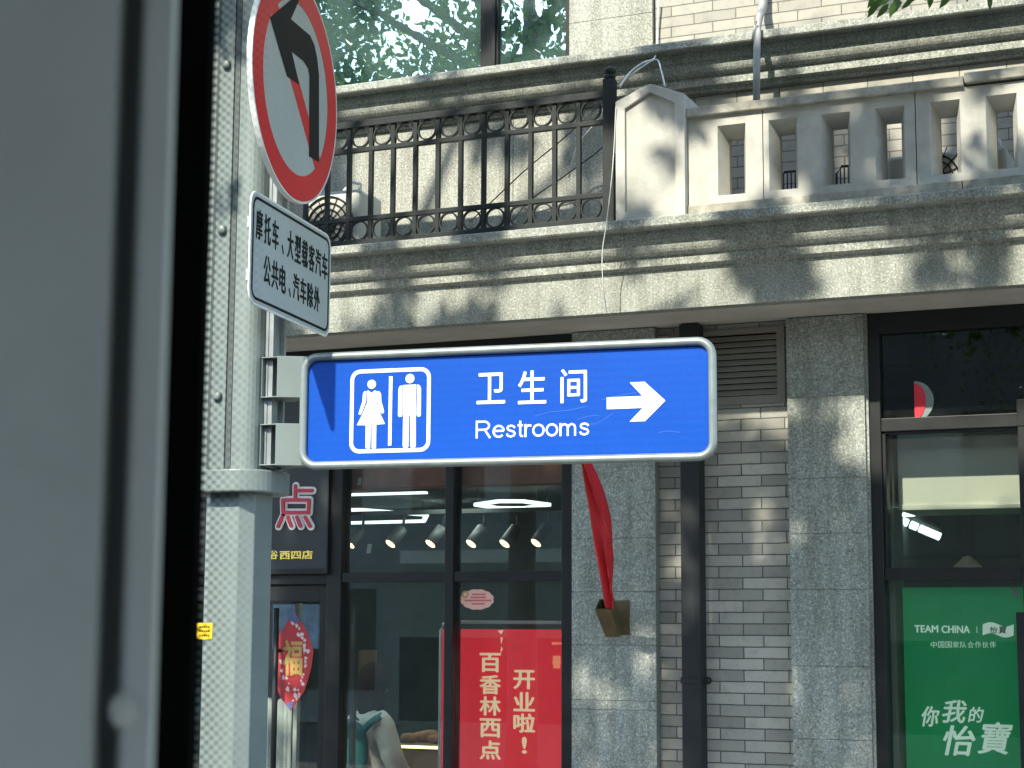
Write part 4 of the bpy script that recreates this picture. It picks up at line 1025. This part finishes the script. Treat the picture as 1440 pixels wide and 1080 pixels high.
pl = thing('plate_sign', 'grey white rectangular traffic plate with two rows of black characters below the round sign', 'traffic sign', tuple(fS.pt(.36, .1))); o_ = tuple(pl.location)
pc_ = [fS.on(351.5, 267), fS.on(351.5, 431), fS.on(465, 328), fS.on(464, 472)]
pa0 = (pc_[0][0]+pc_[1][0])/2; pa1 = (pc_[2][0]+pc_[3][0])/2; pb1 = (pc_[0][1]+pc_[2][1])/2; pb0 = (pc_[1][1]+pc_[3][1])/2
MB(o_).prism(fS, rrect(pa0, pa1, pb0, pb1, .05), -.005, 0).build('plate', M['white_edge'], pl, bevel=.001)
MB(o_).prism(fS, rrect(pa0+.008, pa1-.008, pb0+.008, pb1-.008, .044), .0004, .0012).build('face', M['plate_white'], pl)
MB(o_).loops(rrect(pa0+.014, pa1-.018, pb0+.018, pb1-.018, .040), rrect(pa0+.025, pa1-.029, pb0+.028, pb1-.028, .030), fS, .0013, .002).build('border', M['sign_black'], pl)
def c2_(x, y): return 240+x/4.5, 250+y/4.5
def row(chars, first, last):                     # (x centre, y centre, height) at both ends in the enlarged view
    for ch, s_ in chars:
        x = first[0]+(last[0]-first[0])*s_; y = first[1]+(last[1]-first[1])*s_; h = first[2]+(last[2]-first[2])*s_; w_ = first[3]+(last[3]-first[3])*s_
        if ch == '、': x -= 6; y += h*.32; h *= .33; w_ *= .3
        a, b = fS.on(*c2_(x, y)); a_l = fS.on(*c2_(x-w_/2, y))[0]; a_r = fS.on(*c2_(x+w_/2, y))[0]; hh = fS.on(*c2_(x, y-h/2))[1]-fS.on(*c2_(x, y+h/2))[1]
        text(ch, fS, (a_l, a_r, b-hh/2, b+hh/2), M['sign_black'], .0013, 'character', pl, o_, .016)
n1 = '摩托车、大型载客汽车'; xs1 = [558, 610, 660, 712, 755, 802, 846, 889, 931, 972]
n2 = '公共电、汽车除外'; xs2 = [607, 657, 705, 756, 791, 836, 880, 922]
row([(c_, (x-558)/(972-558)) for c_, x in zip(n1, xs1)], (558, 297, 195, 42), (972, 562, 165, 35))
row([(c_, (x-607)/(922-607)) for c_, x in zip(n2, xs2)], (607, 585, 185, 44), (922, 768, 155, 36))
sback(fS, pl, o_, pa0+.05, pa1-.05, (pb0+pb1)/2+.09); sback(fS, pl, o_, pa0+.05, pa1-.05, (pb0+pb1)/2-.09)

# ================================================================== restroom sign
fB = Frame((-3.157, 5.400, 0), (1.479, .175, 0))
rs2 = thing('restroom_sign', 'blue restroom direction sign with white figures and arrow in a grey rounded frame', 'direction sign', tuple(fB.pt(.74, 2.75))); o_ = tuple(rs2.location)
tl, bl_, tr_, br_ = fB.on(424, 507), fB.on(421, 658), fB.on(1009, 476), fB.on(1009, 646)
a0, a1 = (tl[0]+bl_[0])/2, (tr_[0]+br_[0])/2
b1 = (fB.on(500, 496)[1]+fB.on(950, 474)[1])/2; b0 = (fB.on(500, 660)[1]+fB.on(950, 649)[1])/2
TR = .0145
MB(o_).prism(fB, rrect(a0+TR, a1-TR, b0+TR, b1-TR, .035), -.010, 0).build('panel', M['sign_blue'], rs2)
path = [fB.pt(a, b, .006) for a, b in rrect(a0+TR, a1-TR, b0+TR, b1-TR, .05, 7)]
q = MB(o_); q.tube(path, TR, 14, True, up=tuple(fB.n)); q.loops(rrect(a0+TR*.5, a1-TR*.5, b0+TR*.5, b1-TR*.5, .05, 7), rrect(a0+TR*1.6, a1-TR*1.6, b0+TR*1.6, b1-TR*1.6, .04, 7), fB, -.03, -.004)
q.build('frame', M['alu'], rs2)
MB(o_).prism(fB, rrect(a0+.01, a1-.01, b0+.01, b1-.01, .04), -.022, -.0105).build('back', M['galv'], rs2)
def c4(x, y): return fB.on(400+x/4.5, 450+y/4.5)
w0, w1 = .0004, .0014
oc = [c4(415, 330), c4(928, 305), c4(415, 850), c4(922, 828)]
ra0, ra1 = (oc[0][0]+oc[2][0])/2, (oc[1][0]+oc[3][0])/2; rb1 = (oc[0][1]+oc[1][1])/2+.006; rb0 = (oc[2][1]+oc[3][1])/2
t_ = .0135
MB(o_).loops(rrect(ra0, ra1, rb0, rb1, .036), rrect(ra0+t_, ra1-t_, rb0+t_, rb1-t_, .024), fB, w0, w1).build('pictogram_border', M['sign_white'], rs2)
q = MB(o_); q.prism(fB, [c4(663, 357), c4(685, 356), c4(677, 794), c4(656, 795)], w0, w1); q.build('divider', M['sign_white'], rs2)
px_m = abs(c4(600, 500)[0]-c4(700, 500)[0])/100
def disc(q, x, y, r): a, b = c4(x, y); q.prism(fB, circ(a, b, r*px_m), w0, w1)
q = MB(o_); disc(q, 795, 371, 28)
q.prism(fB, [c4(*p) for p in ((752, 412), (835, 408), (831, 500), (832, 600), (832, 795), (826, 808), (803, 808), (796, 800), (796, 606), (789, 606), (785, 800), (778, 810), (756, 810), (749, 798), (752, 600))], w0, w1)
q.prism(fB, [c4(*p) for p in ((747, 413), (747, 600), (742, 612), (726, 614), (719, 604), (722, 440), (728, 420))], w0, w1)
q.prism(fB, [c4(*p) for p in ((840, 408), (856, 413), (865, 430), (864, 600), (858, 611), (844, 612), (837, 602))], w0, w1)
q.build('man_pictogram', M['sign_white'], rs2)
q = MB(o_); disc(q, 553, 407, 27)
q.prism(fB, [c4(*p) for p in ((521, 452), (530, 446), (552, 462), (572, 446), (584, 450), (583, 520), (604, 585), (637, 658), (582, 662), (580, 806), (574, 815), (558, 815), (553, 808), (553, 663), (547, 663), (543, 808), (537, 816), (519, 816), (514, 808), (515, 666), (459, 666), (498, 588), (524, 522))], w0, w1)
q.prism(fB, [c4(*p) for p in ((517, 450), (517, 515), (490, 590), (480, 601), (469, 594), (474, 578), (494, 515), (498, 466), (505, 453))], w0, w1)
q.prism(fB, [c4(*p) for p in ((589, 450), (602, 452), (612, 468), (614, 515), (631, 575), (630, 588), (616, 592), (606, 578), (589, 520))], w0, w1)
q.build('woman_pictogram', M['sign_white'], rs2)
def c5(x, y): return fB.on(640+x/3.6, 450+y/3.6)
q = MB(o_); q.prism(fB, [c5(*p) for p in ((768, 392), (948, 385), (884, 316), (960, 313), (1065, 408), (962, 512), (884, 515), (950, 445), (768, 452))], w0, w1); q.build('arrow', M['sign_white'], rs2)
def tb(s, x0, y0, x1, y1, bold): return text(s, fB, pbox(fB, 640+x0/3.6, 450+y0/3.6, 640+x1/3.6, 450+y1/3.6), M['sign_white'], .0004, 'lettering', rs2, o_, bold, 0, .001)
tb('卫', 110, 267, 254, 425, .011); tb('生', 319, 255, 462, 425, .011); tb('间', 534, 247, 668, 420, .011)

def ell(cx, cy, rx, ry, t0, t1, n=14): return [(cx+rx*math.cos(R(t0+(t1-t0)*k/n)), cy+ry*math.sin(R(t0+(t1-t0)*k/n))) for k in range(n+1)]
ST = .113                                        # stroke width in cap heights
GL = {'R': (.80, [[(.06, 0), (.06, 1)], [(.06, .94), (.40, .94)]+ell(.42, .71, .23, .23, 90, -90, 10)[1:]+[(.06, .48)], [(.40, .48), (.47, .44), (.70, 0)]]),
      'e': (.62, [[(.07, .39), (.545, .39)], ell(.31, .365, .245, .31, 5, 318, 22)]),
      's': (.56, [[(.45, .53), (.40, .63), (.27, .67), (.14, .63), (.10, .53), (.14, .44), (.27, .38), (.40, .33), (.455, .21), (.41, .11), (.27, .055), (.13, .10), (.07, .22)]]),
      't': (.32, [[(.15, .93), (.15, .16), (.19, .07), (.29, .055)], [(.03, .675), (.28, .675)]]),
      'r': (.38, [[(.08, 0), (.08, .73)], [(.08, .42), (.12, .58), (.22, .66), (.35, .64)]]),
      'o': (.63, [ell(.31, .365, .245, .31, 0, 360, 26)]),
      'm': (.92, [[(.08, 0), (.08, .73)], [(.08, .44), (.13, .60), (.26, .67), (.38, .61), (.42, .48), (.42, 0)], [(.42, .44), (.48, .60), (.60, .67), (.72, .61), (.76, .48), (.76, 0)]])}
lb = pbox(fB, 640+106/3.6, 450+502/3.6, 640+682/3.6, 450+592/3.6)
tot = sum(GL[c][0] for c in 'Restrooms')-.06; sx = (lb[1]-lb[0])/tot; sy = lb[3]-lb[2]
hw = ST*sy*.5; x_ = 0; q = MB(o_); lev = 0
for c in 'Restrooms':
    for stp in GL[c][1]:
        P = [np.array((lb[0]+(x_+p[0]-.02)*sx, lb[2]+p[1]*sy)) for p in stp]; cl_ = np.linalg.norm(P[0]-P[-1]) < 1e-6
        Lf, Rt_ = [], []
        for i in range(len(P)):
            a = P[i-1] if i > 0 else (P[-2] if cl_ else P[0]); b = P[i+1] if i < len(P)-1 else (P[1] if cl_ else P[-1])
            t = (b-a)/np.linalg.norm(b-a); nv = np.array((-t[1], t[0])); Lf.append(P[i]+nv*hw); Rt_.append(P[i]-nv*hw)
        lev = (lev+1) % 3
        for i in range(len(P)-1): q.prism(fB, [Rt_[i], Rt_[i+1], Lf[i+1], Lf[i]], .0004, .0012+.0002*lev)
    x_ += GL[c][0]
q.build('lettering', M['sign_white'], rs2)
q = MB(o_)
for pts in (((752, 585), (775, 579), (800, 577), (826, 571)), ((812, 590), (828, 585), (842, 584)), ((818, 597), (838, 596), (852, 588), (862, 581)), ((925, 608), (940, 606), (957, 608)), ((846, 562), (870, 556), (895, 552))):
    P = [np.array(fB.on(*p)) for p in pts]
    for a, b in zip(P[:-1], P[1:]): q.prism(fB, [tuple(a-(0, .0005)), tuple(b-(0, .0005)), tuple(b+(0, .0005)), tuple(a+(0, .0005))], .0002, .0005)
q.build('scratches', plain('scratch', (.05, .16, .50), .5), rs2)
# steel brackets between pole and sign
q0 = fB.pt(a0, 2.75)
for y0_, y1_ in ((503, 560), (597, 655)):
    z1_ = wz(385, y0_, PYc-.05); z0_ = wz(385, y1_, PYc-.05)
    q = MB(o_); xa, xb2 = PXc+HP+.0006, PXc+HP+.072
    q.box(xa, xb2, PYc-.075, PYc+.06, z1_-.004, z1_); q.box(xa, xb2, PYc-.075, PYc+.06, z0_, z0_+.004); q.box(xb2-.004, xb2, PYc-.074, PYc+.06, z0_+.004, z1_-.004)
    q.box(xa, xa+.0035, PYc-.072, PYc-.055, z0_+.004, z1_-.004)
    xe = fB.pt(a0, 0)[0]-.008; q.prism(fz, [(xb2+.0005-PXc, -.085), (xe-.02-PXc, -.04), (xe-PXc, -.01), (xe-PXc, .03), (xb2+.0005-PXc, .03)], z0_-.002, z1_)
    q.box(fB.pt(a0, 0)[0]-.012, fB.pt(a0, 0)[0]+.12, PYc-.065, PYc-.045, z0_+.03, z1_-.03)
    br = q.build('bracket', M['steel'], rs2, bevel=.0015)
    q = MB(o_)
    for zz in (z0_+.03, z1_-.03): q.lathe((xe-.012, PYc-.028, zz), (.35, -1, 0), [(0, .009), (.006, .009), (.008, .004)], 10)
    q.build('bolt', M['galv'], br)

# ================================================================== bus (camera sits inside at its window)
bus = thing('bus', 'grey window post and black gasket of the bus the picture is taken from', 'bus', (-.42, .5, -.15)); o_ = tuple(bus.location)
yp, yg = .36, .75
def X(px, y): return wx(px, 560, y)
def XY(px, y): return (X(px, y), y)
xw = X(-150, yp)-.3
prof = [(xw, yp), XY(148, yp), XY(155, yp+.004), XY(159, yp+.02), XY(177, yp+.02), XY(184, yp+.003), XY(192, yp), XY(226, yp), XY(233, yp+.003), XY(230, yp+.012), XY(195, yp+.05), (xw, yp+.05)]
fzz = Frame((0, 0, 0), (1, 0, 0), (0, 1, 0))
q = MB(o_); q.prism(fzz, prof, .95, 2.75); q.build('window_post', M['post'], bus)
rp = W(170, 1000, yp-.001)
MB(o_).lathe((rp[0], yp+.005, rp[2]), (0, -1, 0), [(0, .0052), (.003, .0052), (.005, .0042), (.0065, .0025), (.007, .0005)], 18).build('rivet', M['post'], bus)
q = MB(o_); q.box(X(190, yg), X(289, yg), yg-.006, yg-.0005, .95, 2.75); q.build('gasket', M['rubber'], bus)
# fading dots printed along the glass edge
q = MB(o_); ff_ = Frame((0, yg-.0008, 0), (1, 0, 0)); pit = .0054; x0_ = X(286, yg)
for j in range(int(.72/(pit*.42))):
    z = 1.72+j*pit*.42
    for i in range(8):
        h_ = i+(.5 if j % 2 else 0); x = x0_+h_*pit; r_ = pit*(.25-.032*h_)
        if r_ < .0003: continue
        q.prism(ff_, [(x+r_*math.cos(t), z+r_*.84*math.sin(t)) for t in np.linspace(0, 2*math.pi, 9)[:-1]], 0, .0003)
ob = q.build('frit_dots', M['rubber'], bus); ob['kind'] = 'stuff'
MB(o_).box(X(280, yg), 1.1, yg, yg+.004, .95, 2.75).build('window_pane', M['clear'], bus)
q = MB(o_); q.box(-9.5, 4.5, -.95, .80, 2.75, 2.9); q.build('roof', M['white_metal'], bus)  # unseen roof keeps sun off the post, cut short to admit sky light
q = MB(o_); q.box(-9.5, 4.5, .72, .80, .15, .95); q.box(-9.5, xw-.01, .74, .80, 1.9, 2.75); q.build('side_panel', M['post'], bus)  # unseen length of bus side, added to darken the shop glass reflections
q = MB(o_); q.box(-9.5, xw-.01, .75, .79, .95, 1.9); q.build('side_window', M['sign_black'], bus)
q = MB(o_); q.box(-1.6, 4.5, -1.9, .72, .2, .3); q.box(-1.6, 4.5, -1.9, -1.82, .3, 1.1); q.build('floor', M['bus_floor'], bus)

# ================================================================== street trees
def vnoise(seed, cell):
    g = np.random.default_rng(seed).random((160, 160))
    def f(x, z):
        u = (x+40)/cell; v = (z+20)/cell; i = np.floor(u).astype(int) % 159; j = np.floor(v).astype(int) % 159; a = u-np.floor(u); b = v-np.floor(v)
        a = a*a*(3-2*a); b = b*b*(3-2*b)
        return (g[i, j]*(1-a)+g[i+1, j]*a)*(1-b)+(g[i, j+1]*(1-a)+g[i+1, j+1]*a)*b
    return f
na, nb, nc = vnoise(1, .75), vnoise(2, .30), vnoise(3, .14)
def keep(P):
    """which leaves the crown carries: clumps, with the open gaps through which the sun reaches the signs and balcony"""
    t = YW-P[:, 1]; X_ = P[:, 0]+.14*t; Z_ = P[:, 2]-.86*t
    nz = .34*na(X_, Z_)+.34*nb(X_, Z_)+.32*nc(X_, Z_)
    frac = np.full(len(P), .60)  # share of leaves kept, set by the shade wanted on each zone
    frac = np.where(Z_ > 3.1, .40, frac); frac = np.where((Z_ > 3.6) & (X_ > -3.4), .34, frac); frac = np.where((Z_ > 3.6) & (X_ <= -3.4), .30, frac)
    frac = np.where((Z_ > 4.25) & (Z_ < 4.95), np.where(X_ > -3.3, .60, .24), frac); frac = np.where(Z_ >= 4.95, .24, frac)
    frac = np.where((Z_ > .4) & (Z_ < 3.1), .80, frac); frac = np.where((Z_ > .2) & (Z_ < 3.0) & (X_ > -2.6), .92, frac); frac = np.where((Z_ > .2) & (Z_ < 3.0) & ((X_ > -2.08) | (X_ < -3.85)), 1.4, frac); frac = np.where(X_ < -5.35, .36, frac)
    frac = np.where((X_ > -3.0) & (X_ < -.9) & (Z_ > -1.3) & (Z_ < -.4), .04, frac)
    frac = np.where((X_ > -3.5) & (X_ < -2.6) & (Z_ > -2.4) & (Z_ < .4), .12, frac)
    frac = np.where((X_ > -2.25) & (X_ < -1.0) & (Z_ > 2.80) & (Z_ < 3.25), .0, frac)
    q_ = .5+(frac-.5)*.56
    ok = nz < q_
    # nothing hangs in the sight lines to the building except high up
    d = P-EYE; dep = d@_F; py = 540-FPX*(d@_Up)/np.maximum(dep, .1); px = 720+FPX*(d@_Rt)/np.maximum(dep, .1)
    seen = (dep > .2) & (py > -60) & (py < 1150) & (px > -60) & (px < 1500)
    return ok & ~seen
def leaves_mesh(P, size, seed):
    r = np.random.default_rng(seed); n = len(P)
    d = r.normal(size=(n, 3)); d[:, 2] -= .5; d /= np.linalg.norm(d, axis=1)[:, None]
    s = np.cross(d, r.normal(size=(n, 3))); s /= np.linalg.norm(s, axis=1)[:, None]
    nn = np.cross(d, s); l = size*r.uniform(.7, 1.25, n)[:, None]; w = l*.24
    V = np.stack([P, P+d*l*.42+s*w+nn*l*.05, P+d*l, P+d*l*.42-s*w+nn*l*.05], 1).reshape(-1, 3)
    F = [(4*i, 4*i+1, 4*i+2, 4*i+3) for i in range(n)]
    return V, F
def tree(label, bx_, by_, zc, rad, n, seed, group='street trees along the kerb', z0=0.0):
    t = thing('tree', label, 'tree', (bx_, by_, z0), group); r = np.random.default_rng(seed); o = (bx_, by_, z0)
    q = MB(o); base = np.array((bx_, by_, z0))
    q.tube([base, base+(.03, .02, 1.2), base+(.0, -.03, 2.6), base+(.08, .03, zc-rad[2]*.55), base+(.05, .0, zc)], [.17, .14, .125, .11, .06], 12)
    for k in range(11):
        a = 2*math.pi*k/11+r.uniform(-.3, .3); h = zc-rad[2]*r.uniform(.0, .75); e = np.array((bx_+rad[0]*.75*math.cos(a), by_+rad[1]*.75*math.sin(a), h+r.uniform(.6, 2.0)))
        s_ = np.array((bx_+.05, by_, h-.3)); mid = (s_+e)/2+np.array((0, 0, .35))
        q.tube([s_, mid, e], [.055, .035, .012], 7)
    q.build('trunk', M['bark'], t)
    u = r.normal(size=(n, 3)); u /= np.linalg.norm(u, axis=1)[:, None]; rr_ = r.uniform(.05, 1, n)**.42
    P = np.array((bx_, by_, zc))+u*rr_[:, None]*np.array(rad)*(1+.16*np.sin(u[:, :1]*7+u[:, 1:2]*5))
    P = P[keep(P)]
    V, F = leaves_mesh(P, .105, seed+5)
    me = bpy.data.meshes.new('crown'); me.from_pydata((V-np.array(o)).tolist(), [], F); me.materials.append(M['leaf'])
    ob = bpy.data.objects.new('crown', me); C.objects.link(ob); ob.parent = t
    return t
t1 = tree('leafy street tree at the kerb whose drooping twig shows at the top edge', .7, 4.5, 8.0, (4.8, 2.7, 3.9), 170000, 21)
t2 = tree('leafy street tree at the kerb beyond the grey sign pole', -6.3, 4.7, 8.0, (4.7, 2.7, 3.9), 165000, 31)
t3 = tree('tall street tree across the road mirrored in the upper window', -9.5, -6.5, 9.5, (4.2, 4.0, 5.0), 11000, 41, 'trees across the road', -.15)
t4 = tree('broad street tree across the road mirrored in the shop glass', -2.5, -8.0, 9.0, (4.2, 3.6, 4.6), 14000, 51, 'trees across the road', -.15)
# drooping twig of the near tree
q = MB((.7, 4.5, 0)); tw = []
r = np.random.default_rng(5)
for (x, y) in ((1236, 6), (1243, 3), (1250, 11), (1252, -2), (1259, 6), (1266, 2), (1269, 9), (1276, -3), (1284, 3), (1293, -4), (1301, -2), (1340, -8), (1386, 3), (1392, -2), (1225, -8), (1232, -3), (1310, -9), (1262, -8), (1360, -10), (1246, -6)):
    tw.append(PD(x, y-6, 5.6+r.uniform(-.1, .1)))
tw = np.array(tw); V, F = [], []
dv = r.normal(size=(len(tw), 3))*.45+np.array((-.35, 0, -.75)); dv /= np.linalg.norm(dv, axis=1)[:, None]
for p, d in zip(tw, dv):
    s_ = np.cross(d, _F); s_ /= np.linalg.norm(s_); l = .062*r.uniform(.8, 1.2); b = len(V)
    V += [p, p+d*l*.3+s_*l*.17+_F*.004, p+d*l*.65+s_*l*.14+_F*.004, p+d*l, p+d*l*.65-s_*l*.14-_F*.002, p+d*l*.3-s_*l*.17-_F*.002]; F.append(tuple(range(b, b+6)))
q.add(V, F); q.build('twig_leaves', M['leaf'], t1, loc=(0, 0, 0))
MB((.7, 4.5, 0)).tube([(1.05, 4.5, 6.0), PD(1420, -160, 5.4), PD(1330, -40, 5.6), PD(1255, -8, 5.6)], [.02, .012, .006, .003], 7).build('twig', M['bark'], t1, loc=(0, 0, 0))

# ================================================================== building across the road (out of view, added to darken the glass reflections)
ob_ = thing('building', 'long shaded building across the road mirrored dimly in the shop glass', 'building', (-8, -17, -.15)); o_ = tuple(ob_.location)
MB(o_).box(-42, 22, -26, -17, -.15, 9.2).build('wall', plain('far_render', (.26, .26, .25), .9, var=.25, vscale=.6), ob_)  # wall of the added unseen building
for k in range(20):
    MB(o_).box(-40+3.1*k, -38.2+3.1*k, -17.06, -16.98, 4.6, 6.4).build('window', M['frame_dark'], ob_)  # upper windows of the added unseen building
    MB(o_).box(-40+3.1*k, -37.8+3.1*k, -17.06, -16.98, .6, 2.9).build('window', M['frame_dark'], ob_)  # lower windows of the added unseen building
